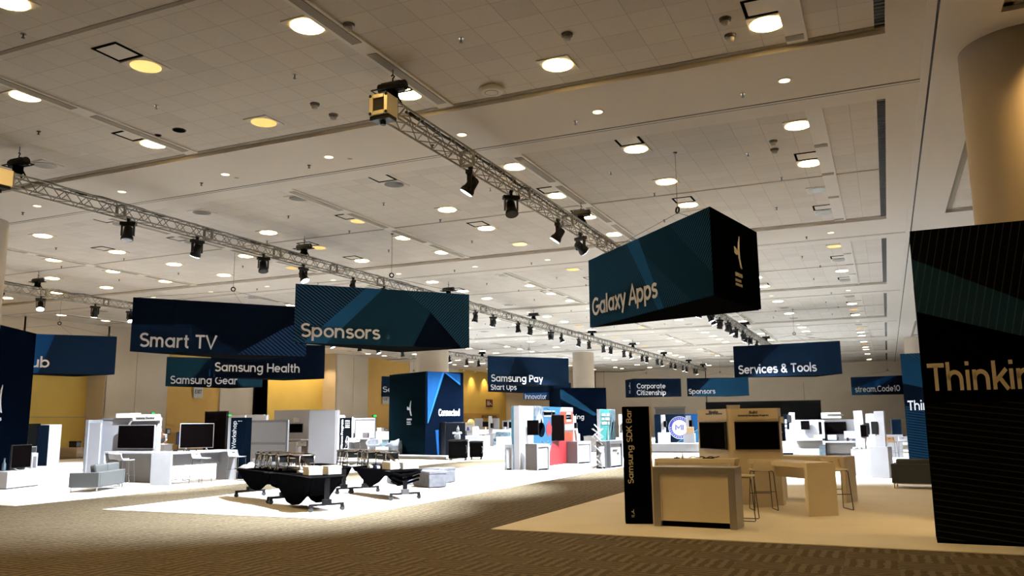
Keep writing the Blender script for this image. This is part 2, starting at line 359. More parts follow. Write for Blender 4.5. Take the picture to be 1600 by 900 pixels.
# ------------------------------------------------------------------ lettering (own stroke alphabet)
def _arc(cx, cy, rx, ry, a0, a1, n=None):
    n = n or max(4, int(abs(a1 - a0) / 18))
    return [(cx + rx * math.cos(math.radians(a0 + (a1 - a0) * i / n)), cy + ry * math.sin(math.radians(a0 + (a1 - a0) * i / n))) for i in range(n + 1)]
_b = _arc(.27, .265, .21, .21, 0, 360, 22)
G = {
 'a': ([_b, [(.48, 0), (.48, .53)]], .60), 'b': ([[(.06, 0), (.06, .75)], _b], .58), 'c': ([_arc(.27, .265, .21, .21, 42, 318)], .50),
 'd': ([_b, [(.48, 0), (.48, .75)]], .60), 'e': ([[(.06, .265), (.48, .265)] + _arc(.27, .265, .21, .21, 0, 318)], .56),
 'f': ([[(.13, 0), (.13, .58)] + _arc(.26, .58, .13, .13, 180, 80), [(.02, .48), (.27, .48)]], .32),
 'g': ([_b, [(.48, .53), (.48, -.02)] + _arc(.27, -.01, .21, .19, 0, -145)], .60),
 'h': ([[(.06, 0), (.06, .75)], [(.06, .25)] + _arc(.25, .29, .19, .19, 180, 0) + [(.44, 0)]], .56),
 'i': ([[(.06, 0), (.06, .53)], [(.06, .645), (.06, .755)]], .18), 'j': ([[(.1, .53), (.1, -.1)], [(.1, .645), (.1, .755)]], .2),
 'k': ([[(.06, 0), (.06, .75)], [(.08, .2), (.42, .53)], [(.2, .32), (.44, 0)]], .48), 'l': ([[(.06, 0), (.06, .75)]], .18),
 'm': ([[(.06, 0), (.06, .53)], [(.06, .3)] + _arc(.21, .32, .15, .16, 180, 0) + [(.36, 0)], [(.36, .3)] + _arc(.51, .32, .15, .16, 180, 0) + [(.66, 0)]], .78),
 'n': ([[(.06, 0), (.06, .53)], [(.06, .25)] + _arc(.25, .29, .19, .19, 180, 0) + [(.44, 0)]], .56), 'o': ([_b], .55),
 'p': ([[(.06, -.2), (.06, .53)], _b], .58), 'q': ([_b, [(.48, -.2), (.48, .53)]], .60),
 'r': ([[(.06, 0), (.06, .53)], [(.06, .25)] + _arc(.25, .29, .19, .19, 180, 68)], .36),
 's': ([_arc(.21, .38, .15, .105, 28, 270) + _arc(.21, .155, .165, .115, 90, -152)], .43),
 't': ([[(.14, .68), (.14, .15)] + _arc(.25, .15, .11, .11, 180, 285), [(.02, .48), (.28, .48)]], .34),
 'u': ([[(.06, .53), (.06, .24)] + _arc(.25, .24, .19, .19, 180, 360) + [(.44, .53)], [(.44, .3), (.44, 0)]], .54),
 'v': ([[(.04, .53), (.24, .03), (.44, .53)]], .47), 'w': ([[(.04, .53), (.2, .03), (.36, .5), (.52, .03), (.68, .53)]], .72),
 'x': ([[(.04, .53), (.42, 0)], [(.42, .53), (.04, 0)]], .46), 'y': ([[(.04, .53), (.25, .04)], [(.45, .53), (.17, -.2)]], .48), 'z': ([[(.05, .48), (.4, .48), (.05, .05), (.41, .05)]], .46),
 'A': ([[(.03, 0), (.32, .7), (.61, 0)], [(.13, .22), (.51, .22)]], .65),
 'B': ([[(.07, .05), (.07, .67)], [(.07, .67), (.28, .67)] + _arc(.28, .52, .15, .15, 90, -90) + [(.07, .37)], [(.28, .37)] + _arc(.3, .21, .17, .16, 90, -90) + [(.07, .05)]], .55),
 'C': ([_arc(.37, .36, .31, .31, 45, 315)], .68), 'D': ([[(.07, .05), (.07, .67), (.26, .67)] + _arc(.26, .36, .31, .31, 90, -90) + [(.07, .05)]], .64),
 'E': ([[(.46, .67), (.07, .67), (.07, .05), (.46, .05)], [(.07, .36), (.42, .36)]], .52), 'F': ([[(.46, .67), (.07, .67), (.07, 0)], [(.07, .36), (.42, .36)]], .50),
 'G': ([_arc(.37, .36, .31, .31, 48, 350) + [(.68, .34), (.4, .34)]], .74), 'H': ([[(.07, 0), (.07, .72)], [(.55, 0), (.55, .72)], [(.07, .36), (.55, .36)]], .64),
 'I': ([[(.07, 0), (.07, .72)]], .18), 'J': ([[(.36, .72), (.36, .2)] + _arc(.2, .2, .16, .15, 0, -150)], .44),
 'K': ([[(.07, 0), (.07, .72)], [(.09, .26), (.52, .72)], [(.24, .42), (.55, 0)]], .58), 'L': ([[(.07, .72), (.07, .05), (.42, .05)]], .46),
 'M': ([[(.07, 0), (.07, .70), (.37, .25), (.67, .70), (.67, 0)]], .76), 'N': ([[(.07, 0), (.07, .68), (.55, .04), (.55, .72)]], .64),
 'O': ([_arc(.37, .36, .31, .31, 0, 360, 24)], .76), 'P': ([[(.07, 0), (.07, .67), (.28, .67)] + _arc(.28, .49, .18, .18, 90, -90) + [(.07, .31)]], .54),
 'Q': ([_arc(.37, .36, .31, .31, 0, 360, 24), [(.45, .2), (.64, .02)]], .76), 'R': ([[(.07, 0), (.07, .67), (.28, .67)] + _arc(.28, .49, .18, .18, 90, -90) + [(.07, .31)], [(.3, .31), (.5, 0)]], .56),
 'S': ([_arc(.27, .52, .19, .15, 32, 270) + _arc(.27, .20, .21, .16, 90, -150)], .54), 'T': ([[(.03, .67), (.55, .67)], [(.29, .67), (.29, 0)]], .58),
 'U': ([[(.07, .72), (.07, .29)] + _arc(.31, .29, .24, .24, 180, 360) + [(.55, .72)]], .63), 'V': ([[(.03, .72), (.31, .03), (.59, .72)]], .62),
 'W': ([[(.03, .72), (.24, .03), (.46, .70), (.68, .03), (.89, .72)]], .92), 'X': ([[(.04, .72), (.54, 0)], [(.54, .72), (.04, 0)]], .58),
 'Y': ([[(.03, .72), (.29, .34), (.55, .72)], [(.29, .34), (.29, 0)]], .58), 'Z': ([[(.05, .67), (.5, .67), (.05, .05), (.52, .05)]], .56),
 '&': ([[(.56, 0), (.16, .5)] + _arc(.29, .56, .14, .11, 190, -20) + [(.4, .46), (.14, .3)] + _arc(.25, .19, .17, .15, 140, 300) + [(.5, .3)]], .62),
 '.': ([[(.07, 0), (.07, .1)]], .18), '1': ([[(.05, .56), (.2, .67), (.2, 0)]], .32), '0': ([_arc(.3, .36, .24, .31, 0, 360, 22)], .60), ' ': ([], .24), '-': ([[(.0, .27), (.30, .27)]], .28),
}
def text_width(t, gap=0.02): return sum(G[c][1] + gap for c in t) - gap
def letters(mb, t, x, z, sx, sz, w=0.105, y0=-0.006, y1=0.004, vertical=False):
    """letters on the x-z plane; vertical=True reads upwards"""
    pen = 0.0
    for c in t:
        for st in G[c][0]:
            closed = len(st) > 3 and (Vector(st[0]) - Vector(st[-1])).length < 1e-6
            P = [Vector(p) for p in (st[:-1] if closed else st)]
            k = len(P); Lf, Rt = [], []
            for i in range(k):
                if closed: a, b = P[i - 1], P[(i + 1) % k]
                else: a, b = P[max(i - 1, 0)], P[min(i + 1, k - 1)]
                d1 = (P[i] - a); d2 = (b - P[i])
                d1 = d1.normalized() if d1.length > 1e-9 else d2.normalized()
                d2 = d2.normalized() if d2.length > 1e-9 else d1
                nn = (d1 + d2); nn = nn.normalized() if nn.length > 1e-6 else d1
                sc = min(1.6, 1.0 / max(0.4, nn.dot(d1)))
                nv = Vector((-nn.y, nn.x)) * (w / 2 * sc)
                Lf.append(P[i] + nv); Rt.append(P[i] - nv)
            vs = []
            for yy in (y0, y1):
                for q in Lf + Rt:
                    gx, gz = (q.x + pen) , q.y
                    vs.append((x - gz * sz, yy, z + gx * sx) if vertical else (x + gx * sx, yy, z + gz * sz))
            n2 = 2 * k; fs = []
            for i in range(k if closed else k - 1):
                j = (i + 1) % k
                fs += [(i, k + i, k + j, j), (n2 + i, n2 + j, n2 + k + j, n2 + k + i), (i, j, n2 + j, n2 + i), (k + i, n2 + k + i, n2 + k + j, k + j)]
            if not closed: fs += [(0, n2, n2 + k, k), (k - 1, 2 * k - 1, n2 + 2 * k - 1, n2 + k - 1)]
            mb._add(vs, fs)
        pen += G[c][1] + 0.02
    return mb
def write(parent, t, x0, x1, z, m='letter_w', cap=None, w=0.105, y=-0.006, name='lettering'):
    """one line of lettering from x0 to x1 with its baseline at z"""
    sx = (x1 - x0) / text_width(t); sz = cap / 0.72 if cap else sx
    return letters(MB(), t, x0, z, sx, sz, w, y - 0.006, y + 0.005).build(name, m, parent)
def write_up(parent, t, x, z0, z1, m='letter_w', cap=None, w=0.105, y=-0.006):
    sx = (z1 - z0) / text_width(t); sz = cap / 0.72 if cap else sx
    return letters(MB(), t, x, z0, sx, sz, w, y - 0.006, y + 0.005, True).build('lettering', m, parent)
def emblem(parent, cx, z, h, m='emblem', y=-0.006, words=True, name='emblem'):
    """event emblem: a tall bent blade with a small wing, and its three lines of words"""
    mb = MB()
    L = [(0.16, 1.0), (0.06, .80), (0.0, .55), (0.03, .3), (0.17, .02)]; R = [(0.30, 0.0), (0.17, .3), (0.14, .55), (0.17, .8), (0.20, 1.0)]
    mb.slab([(cx + a * h, z + b * h) for a, b in L + R], y - .006, y + .004)
    mb.slab([(cx + a * h, z + b * h) for a, b in [(-.30, .62), (-.13, .58), (0.0, .48), (0.0, .40), (-.14, .38), (-.30, .42)]], y - .006, y + .004)
    if words:
        for t, zz, s_, w in (('SAMSUNG', -.28, .155, .15), ('DEVELOPER', -.44, .105, .11), ('CONFERENCE', -.57, .105, .11)):
            letters(mb, t, cx - .33 * h, z + zz * h, s_ * h * 0.88, s_ * h, w, y - .006, y + .004)
    return mb.build(name, m, parent)
# ------------------------------------------------------------------ the hall
XL, XR, YB, YF, ZC = -45.0, 17.0, -9.0, 101.0, 8.0
def pan(k): return 17.35 + 14.05 * k, 28.30 + 14.05 * k
KP = range(-2, 6)
struct(MB().box(XL - 4, XR, YB, YF, -0.2, 0).build('floor', 'carpet'))
struct(MB().box(XL - 4, XR, YB, YF + 2, ZC + .10, ZC + .3).build('ceiling', 'tiles'))
tn = 0
def trim(mb, m):
    global tn
    tn += 1
    return struct(mb.build('trim_%d' % tn, m))
mb = MB()
for k in KP:
    y0 = pan(k - 1)[1] if k > KP[0] else YB; y1 = min(pan(k)[0], YF)
    if y1 > YB and y0 < YF: mb.box(XL - 4, XR, max(y0, YB), y1, ZC, ZC + .11)
for k in KP:
    y0, y1 = max(pan(k)[0], YB), min(pan(k)[1], YF)
    if y1 > y0: mb.box(0.44, 2.1, y0, y1, ZC, ZC + .11)
trim(mb, 'gyp')                                            # smooth soffits between the tiled fields
mb = MB()
for k in KP:
    y0, y1 = pan(k)
    if y1 < YB: continue
    for a in (max(y0, YB), y1 - .13):
        if a < YF - .2:
            mb.box(XL - 4, .30, a, a + .13, ZC + .085, ZC + .101); mb.box(2.1, XR, a, a + .13, ZC + .085, ZC + .101)
    mb.box(2.1, 2.28, max(y0, YB), min(y1, YF), ZC + .085, ZC + .101)
    ym = (y0 + y1) / 2 - .1
    if YB < ym < YF: mb.box(XL - 4, .27, ym, ym + .09, ZC + .09, ZC + .101)
trim(mb, 'reveal')                                         # shadow gaps round the fields
mb = MB()
for k in KP:
    y0, y1 = max(pan(k)[0], YB), min(pan(k)[1], YF)
    if y1 <= y0: continue
    if k > 1: mb.box(.30, .44, y0, y1, ZC + .07, ZC + .101)
    else:
        n = int((y1 - y0) / .12)
        for i in range(n): mb.box(.28, .44, y0 + i * .12, y0 + i * .12 + .07, ZC + .075, ZC + .101)
trim(mb, 'slot')
for X in (-0.92, -7.70, -14.5, -21.4, -28.4, -35.4, -42.3):
    mb = MB(); mb2 = MB()
    for k in KP:
        y0, y1 = pan(k)
        if y1 < YB or y0 > YF - 1: continue
        y0 = max(y0, YB); y1 = min(y1, YF)
        mb.box(X - .17, X + .17, y0 + .13, y1 - .13, ZC + .06, ZC + .101)
        ys = [y0 + .13, (y0 + y1) / 2 - 2.6, (y0 + y1) / 2 - .1, (y0 + y1) / 2 + 2.4, y1 - .13]
        for a, b in zip(ys, ys[1:]):
            if X > -2: mb2.box(X - .17, X + .12, b - .32, b - .12, ZC + .052, ZC + .07)
            else: mb2.box(X - .08, X + .11, a + .22, b - .22, ZC + .05, ZC + .07)
    trim(mb, 'trimlight'); trim(mb2, 'reveal')
mb = MB(); mb2 = MB()
for k in KP:
    y = pan(k)[0] - .78
    if y < YB or y > YF: continue
    mb.box(XL - 4, 1.03, y, y + .20, ZC - .012, ZC + .02)
    mb2.box(XL - 4, 1.03, y - .022, y, ZC - .004, ZC + .02); mb2.box(XL - 4, 1.03, y + .08, y + .095, ZC - .015, ZC + .02)
mb.box(1.03, 1.17, YB, YF, ZC - .012, ZC + .02); mb.box(1.21, 1.34, YB, YF, ZC - .012, ZC + .02)
mb2.box(1.17, 1.21, YB, YF, ZC - .004, ZC + .02)
trim(mb, 'trimlight'); trim(mb2, 'slot')
# --- the walls
def yw(px, py=600, X=XL):
    d = _d(px, py); t = X / d.x; return d.y * t
struct(MB().box(XL - 5, XR, YF, YF + .4, 0, ZC + .1).build('wall_far', 'plaster'))
struct(MB().box(XR, XR + .3, YB, YF, 0, ZC + .1).build('wall_right', 'plaster'))
struct(MB().box(XL - 5, XR, YB - .3, YB, 0, ZC + .1).build('wall_back', 'plaster'))
segs = [(YB, 32.0, 'plaster', 0), (32.0, yw(165), 'yellow', 1.6), (yw(165), yw(262), 'plaster', 0), (yw(262), yw(345), 'ochre', .12), (yw(345), yw(395), 'plaster', 0),
        (yw(395), yw(418), 'black_matte', 1.2), (yw(418), yw(525), 'yellow', 1.4), (yw(525), yw(575), 'plaster', 0), (yw(575), yw(640), 'ochre', .12),
        (yw(640), yw(716), 'plaster', 0), (yw(716), YF, 'yellow', 1.0)]
for a, b, m, dep in segs:
    struct(MB().box(XL - dep - .3, XL - dep, a, b, 0, ZC + .1).build('wall_left', m))
    if dep > 1:                                             # the returns of a recess
        for q in (a, b): struct(MB().box(XL - dep - .3, XL, q - .06, q + .06, 0, ZC + .1).build('wall_left', 'plaster'))
mb = MB()
mb.box(XL - 1.6, XL - 1.57, 32.0, yw(165), 2.35, 2.39)
for px in (480, 552): mb.box(XL - .003, XL + .01, yw(px) - .02, yw(px) + .02, 0, ZC) if px == 552 else None
mb.box(XL - .003, XL + .01, yw(212) - .02, yw(212) + .02, 0, ZC)
trim(mb, 'reveal')
mb = MB()
for px in (945, 1105, 1258): x = atY(px, 640, YF).x; mb.box(x - .03, x + .03, YF - .012, YF + .01, 0, 6.0 if px != 945 else ZC)
trim(mb, 'reveal')
x0, x1 = atY(1024, 640, YF).x, atY(1070, 640, YF).x
dd = MB().box(x0, x1, YF - .06, YF + .02, 0, atY(1050, 638, YF).z).build('door_1', 'greyboard'); struct(dd)
struct(MB().box(x0 - .12, x1 + .12, YF - .09, YF + .01, atY(1050, 638, YF).z, atY(1050, 637, YF).z + .12).build('trim_door', 'reveal'))
# door opening of the rest rooms and its dark head band
a, b = yw(724), yw(790)
struct(MB().box(XL - 1.0, XL - .93, a, b, 2.28, 2.95).build('trim_restroom', 'ochre'))
struct(MB().box(XL - 1.3, XL, 32.0, yw(165), 5.3, ZC + .1).build('wall_left', 'plaster'))
# --- round columns
for cx, cy in ((2.57, 15.8), (2.57, 43.9), (2.57, 72.0), (-25.0, 15.8), (-24.85, 43.9), (-25.0, 72.0)):
    struct(MB().lathe([(.97, 0), (.97, ZC + .02)], 40, (cx, cy, 0), False).build('column', 'column'))
# --- white event carpets
def carpet(poly, label):
    tag(MB().prism(poly, 0.0, 0.012).build('white_carpet', 'white_carpet'), label, 'carpet', 'white carpets of the show areas')
carpet([(-6.08, 12.72), (9.0, 12.45), (9.0, 47.0), (-6.06, 47.0)], 'white carpet under the tan counter and black sign with gold lettering')
carpet([(-15.3, 12.95), (-9.45, 13.0), (-9.45, 48.0), (-15.7, 48.0)], 'white carpet under the two black draped tables on casters')
carpet([(-29.4, 12.9), (-18.0, 12.9), (-18.0, 35.2), (-29.4, 35.2)], 'white carpet under the sofa and the white bar counters')
carpet([(-41.5, 22.0), (-31.0, 22.0), (-31.0, 42.5), (-41.5, 42.5)], 'white carpet strip in front of the yellow alcove')
carpet([(-42.0, 46.0), (-18.9, 46.0), (-18.9, 96.0), (-42.0, 96.0)], 'white carpet under the far desks below the rest room sign')
carpet([(-29.4, 37.0), (-18.9, 37.0), (-18.9, 45.5), (-29.4, 45.5)], 'white carpet round the square navy column wrap with the white emblem')
carpet([(-15.7, 50.0), (6.0, 50.0), (6.0, 92.0), (-15.7, 92.0)], 'white carpet below the blue wall with the round medallion')

# ------------------------------------------------------------------ ceiling lights and small ceiling fittings
def lamp_proto(name, lens, label):
    t = thing(name, label, 'ceiling light', (0, 0, ZC + .10), 0, 'recessed house lights')
    MB().box(-.30, .30, -.30, .30, -.022, 0).build('plate', 'trimlight', t)
    MB().lathe([(.265, -.03), (.265, -.02)], 28).build('lens', lens, t)
    return t
COLX = [-1.31, -4.95, -8.08, -11.63, -14.8, -18.4, -21.75, -25.4, -28.75, -32.4, -35.7, -39.3, -42.6]
DIM = {(3, 0, 2): 'warm', (3, 0, 3): 'warm', (4, 1, 1): 'warm', (0, 1, 3): 'off', (0, 1, 2): 'off', (3, 1, 0): 'off', (4, 1, 0): 'off', (5, 1, 0): 'off', (6, 1, 0): 'off', (5, 1, 2): 'warm', (3, 1, 3): 'warm', (6, 2, 0): 'off'}
rnd = random.Random(4)
protos = {}
row = 0
for k in range(-1, 6):
    offs = (1.25, 4.29, 6.84, 9.95) if k == -1 else (1.07, 4.05, 6.75, 9.51)
    for j, oy in enumerate(offs):
        y = pan(k)[0] + oy
        if y > YF - 1: continue
        row += 1
        for i, x in enumerate(COLX):
            st = DIM.get((i, k + 1, j))
            if st is None:
                st = 'on'
                if k >= 0 or i > 4:
                    r = rnd.random(); st = 'on' if r < .66 else 'warm' if r < .80 else 'off'
                if k < 1 and i < 5 and (i, k + 1, j) not in DIM: st = 'on'
            lens = {'on': 'lens_on', 'warm': 'lens_warm', 'off': 'lens_off'}[st]
            lab = '%s round ceiling light, row %s from the camera, %s from the dark ceiling groove' % ({'on': 'lit', 'warm': 'dim amber', 'off': 'unlit'}[st], ORD[row - 1], ORD[i])
            if st == 'on' and k >= 1: lens = 'lens_far'
            if lens not in protos:
                o = protos[lens] = lamp_proto('ceiling_light', lens, lab)
                o.location = (x, y, ZC + .10)
            else: again(protos[lens], lab, (x, y, ZC + .10))
# square black slot diffusers beside the lights
dp = None; nd = 0
DIFF = [(3, -1, 2), (4, -1, 3), (0, -1, 3), (1, 0, 0), (0, 0, 1), (3, 0, 0), (4, 0, 1), (3, 0, 2), (0, 0, 3), (2, 0, 1), (2, 0, 2), (1, 0, 2), (6, 0, 0), (6, 0, 1), (5, 0, 2), (7, 0, 1), (5, 0, 3),
        (0, 1, 1), (3, 1, 1), (2, 1, 2), (1, 1, 3), (4, 1, 2), (5, 1, 1), (6, 1, 1), (0, 1, 3), (7, 1, 2), (0, 2, 1), (0, 2, 3), (2, 2, 1), (4, 2, 2), (0, 3, 0), (0, 3, 2), (0, 3, 3), (0, 4, 1), (0, 4, 2)]
for i, k, j in DIFF:
    offs = (1.25, 4.29, 6.84, 9.95) if k == -1 else (1.07, 4.05, 6.75, 9.51)
    p = (COLX[i], pan(k)[0] + offs[j] - .61, ZC + .10)
    lab = 'square black-edged air diffuser, the %s along the ceiling, beside a round light' % ORD[nd]; nd += 1
    if dp is None:
        dp = thing('air_diffuser', lab, 'air diffuser', p, 0, 'black-edged ceiling diffusers')
        mb = MB()
        for a in (-.29, .24): mb.box(a, a + .05, -.29, .29, -.014, 0)
        for a in (-.29, .24): mb.box(-.24, .24, a, a + .05, -.014, 0)
        mb.build('slot_frame', 'black_matte', dp)
        MB().box(-.235, .235, -.235, .235, -.010, 0).build('panel', 'trimlight', dp)
    else: again(dp, lab, p)
# small soffit downlights
sp = None; nd = 0
for k in range(0, 4):
    for i, x in enumerate(COLX[:11]):
        p = (x + (.0 if i else .02), pan(k)[0] - 1.82, ZC)
        lab = 'small round soffit downlight, soffit %s from the camera, %s from the ceiling groove' % (ORD[k], ORD[i])
        if sp is None:
            sp = thing('downlight', lab, 'downlight', p, 0, 'small downlights in the soffits')
            MB().lathe([(.13, -.012), (.13, 0)], 20).build('ring', 'trimlight', sp)
            MB().lathe([(.10, -.016), (.10, -.01)], 20).build('lens', 'down_on', sp)
        else: again(sp, lab, p)
# sprinkler heads
sp = None; nd = 0
for k in range(-1, 3):
    for j, oy in enumerate((2.6, 5.1, 8.3, -1.5)):
        y = pan(k)[0] + oy
        if y < 6: continue
        for i in range(9):
            x = -2.6 - i * 3.45 + (.5 if j % 2 else 0)
            if k >= 1 and i > 7: continue
            z = ZC if j == 3 else ZC + .10
            lab = 'sprinkler head, ceiling line %s from the camera, %s from the ceiling groove' % (ORD[(k + 1) * 4 + j], ORD[i])
            if sp is None:
                sp = thing('sprinkler_head', lab, 'sprinkler', (x, y, z), 0, 'sprinkler heads under the ceiling')
                MB().lathe([(.045, -.012), (.045, 0)], 12).build('rosette', 'chrome', sp)
                MB().cyl((0, 0, -.07), (0, 0, -.01), .014, n=8).cyl((0, 0, -.078), (0, 0, -.07), .03, n=10).build('nozzle', 'bezel', sp)
            else: again(sp, lab, (x, y, z))
t = thing('access_point', 'round white ceiling access point near the first truss end', 'access point', (-6.49, 13.71, ZC + .10))
MB().lathe([(.20, -.10), (.235, -.09), (.24, -.03), (.2, 0)], 32).build('body', 'trimlight', t)
MB().lathe([(.12, -.106), (.13, -.106), (.13, -.099), (.12, -.099)], 32, caps=False).build('ring', 'greyrail', t)
p = fl(345, 168, ZC + .10)
for n_, (px, py, lab) in enumerate(((280, 203, 'black round ceiling speaker cover among the front tiles'), (247, 211, 'small dark round ceiling cover beside the black speaker cover'))):
    p = fl(px, py, ZC + .10); t = thing('ceiling_cover', lab, 'ceiling cover', p)
    r = .13 if n_ == 0 else .06
    MB().lathe([(r, -.02), (r, 0)], 20).build('grille', 'black_matte', t); MB().lathe([(r + .015, -.012), (r + .015, 0)], 20).build('ring', 'bezel', t)
det = None
for n_, (px, py) in enumerate(((492, 162), (521, 179), (1133, 29), (1141, 55), (886, 53), (1208, 220), (1210, 233), (547, 242), (370, 272), (545, 38))):
    p = fl(px, py, ZC + .10)
    lab = 'small white smoke detector hanging under the ceiling tiles, the %s of its kind' % ORD[n_]
    if det is None:
        det = thing('smoke_detector', lab, 'smoke detector', p, 0, 'smoke detectors under the ceiling')
        MB().lathe([(.03, -.11), (.06, -.10), (.065, -.05), (.04, -.04)], 16).build('head', 'sign_w', det)
        MB().lathe([(.09, -.04), (.10, 0)], 16).build('base', 'greyrail', det)
    else: again(det, lab, p)
# ------------------------------------------------------------------ trusses, hoists, stage lamps
TZ, TS = 7.24, 0.30            # truss centre height, section size
def section_mb(L):
    h = TS / 2; mb = MB()
    for sx in (-h, h):
        for sz in (-h, h): mb.cyl((sx, 0, sz), (sx, L, sz), .021, n=8)
    n = 5
    for i in range(n):
        y0, y1 = L * i / n, L * (i + 1) / n; ym = (y0 + y1) / 2
        for s_ in (-h, h):
            mb.cyl((s_, y0, -h), (s_, ym, h), .011, n=6, caps=False); mb.cyl((s_, ym, h), (s_, y1, -h), .011, n=6, caps=False)
            mb.cyl((-h, y0, s_), (h, ym, s_), .011, n=6, caps=False); mb.cyl((h, ym, s_), (-h, y1, s_), .011, n=6, caps=False)
    return mb
SEC_L = 3.05
sec0 = None
def truss(X, Y0, n, label, grp):
    global sec0
    t = thing('lighting_truss', label, 'truss', (X, Y0, TZ), 0, grp)
    for i in range(n):
        if sec0 is None:
            s_ = sec0 = section_mb(SEC_L).build('truss_section', 'alu', t)
            for y in (0.0, SEC_L - .03):
                pl = MB()
                for a in (-.17, .12): pl.box(a, a + .05, y, y + .03, -.17, .17)
                pl.box(-.12, .12, y, y + .03, -.17, -.12); pl.box(-.12, .12, y, y + .03, .12, .17)
                pl.build('end_plate', 'alu', s_)
            CH[sec0.name] = kids(sec0)
        else:
            s_ = copy_tree(sec0, t); s_.parent = t
        s_.location = (0, i * SEC_L, 0)
    r = random.Random(int(-X * 10))
    for q in range(2):
        pts = [(-.06 + .10 * q + r.uniform(-.04, .04), y * .62, TS / 2 + .045 - .05 * q + r.uniform(-.015, .05)) for y in range(1, int(n * SEC_L / .62))]
        MB().tube(pts, .022, 6).build('cable', 'black', t)
    return t
t1 = truss(-7.7, 12.0, 18, 'box lighting truss that begins in front and runs behind the largest hanging sign', 'box trusses under the ceiling')
t2 = truss(-17.7, 11.9, 26, 'box lighting truss passing behind the Sponsors sign', 'box trusses under the ceiling')
t3 = truss(-31.5, 17.0, 21, 'box lighting truss above the far tan and yellow wall, third from the column', 'box trusses under the ceiling')
# plated end box of the first truss, with its black corner fittings
for X, Yq, lab in ((-7.7, 11.83, 'brass coloured corner block closing the end of the first truss'), (-17.7, 11.73, 'brass coloured corner block closing the end of the second truss')):
    t = thing('truss_corner_block', lab, 'corner block', (X, Yq, TZ))
    mb = MB()
    for a in (-.19, .11): mb.box(a, a + .08, -.19, .155, -.19, .19)
    mb.box(-.11, .11, -.19, .155, .11, .19); mb.box(-.11, .11, -.19, .155, -.19, -.11)
    mb.build('block', 'brass', t, .012)
    MB().box(-.108, .108, -.16, .14, -.108, .108).build('inner_panel', 'slot', t)
    for a in (-.16, .16):
        for b in (-.16, .16): MB().cyl((a, -.20, b), (a, -.17, b), .028, n=10).build('bolt', 'black', t)
    MB().box(-.20, .20, -.14, .10, -.26, -.192).cyl((0, -.02, -.33), (0, -.02, -.26), .05).build('foot_plate', 'black', t)
# chain hoists
h0 = None
def hoist(X, Y, lab):
    global h0
    if h0 is not None: return again(h0, lab, (X, Y, 7.66))
    t = h0 = thing('chain_hoist', lab, 'hoist', (X, Y, 7.66), 0, 'black chain hoists on the trusses')
    mb = MB().box(-.20, .20, -.085, .085, -.02, .14); mb.cyl((-.27, 0, .06), (.27, 0, .06), .095, n=14)
    mb.build('motor', 'black', t, .01)
    mb = MB()
    mb.tube([(0, 0, .14), (0, 0, .22), (.035, 0, .26), (0, 0, .30), (-.03, 0, .27)], .014)
    mb.build('hook', 'black', t)
    MB().tube([(0, 0, .27), (0, 0, .43)], .010).build('chain', 'wire', t)
    mb = MB().tube([(-.36, -.14, .0), (.33, -.14, .0), (.33, .14, .0), (-.36, .14, .0)], .016, closed=True)
    for a in (-.2, .2): mb.tube([(a, .14, 0), (a, 0, -.02), (a, -.14, 0)], .012)
    mb.build('guard_frame', 'black', t)
    mb = MB()
    for a, b in ((-.14, -.1), (.14, .1)): mb.tube([(a * .4, 0, -.02), (a, b, -.26)], .018)
    mb.box(-.08, .08, -.08, .08, -.2, -.02)
    mb.build('sling', 'black_matte', t)
    MB().tube([(.05, 0, -.02), (.09, .02, -.15), (.07, .05, -.3), (.02, .06, -.2)], .022).build('chain_bag', 'black_matte', t)
    return t
for X, ys, w in ((-7.7, (12.1, 22.3, 32.5, 42.7, 53.0, 63.0), 'first'), (-17.7, (12.1, 22.4, 32.7, 42.7, 52.9, 62.8, 72.8, 83.0, 90.0), 'second'), (-31.5, (22.8, 33.2, 43.6, 54.0, 64.3, 74.6), 'third')):
    for i, y in enumerate(ys): hoist(X, y, 'black chain hoist on the %s truss, %s from its near end' % (w, ORD[i]))
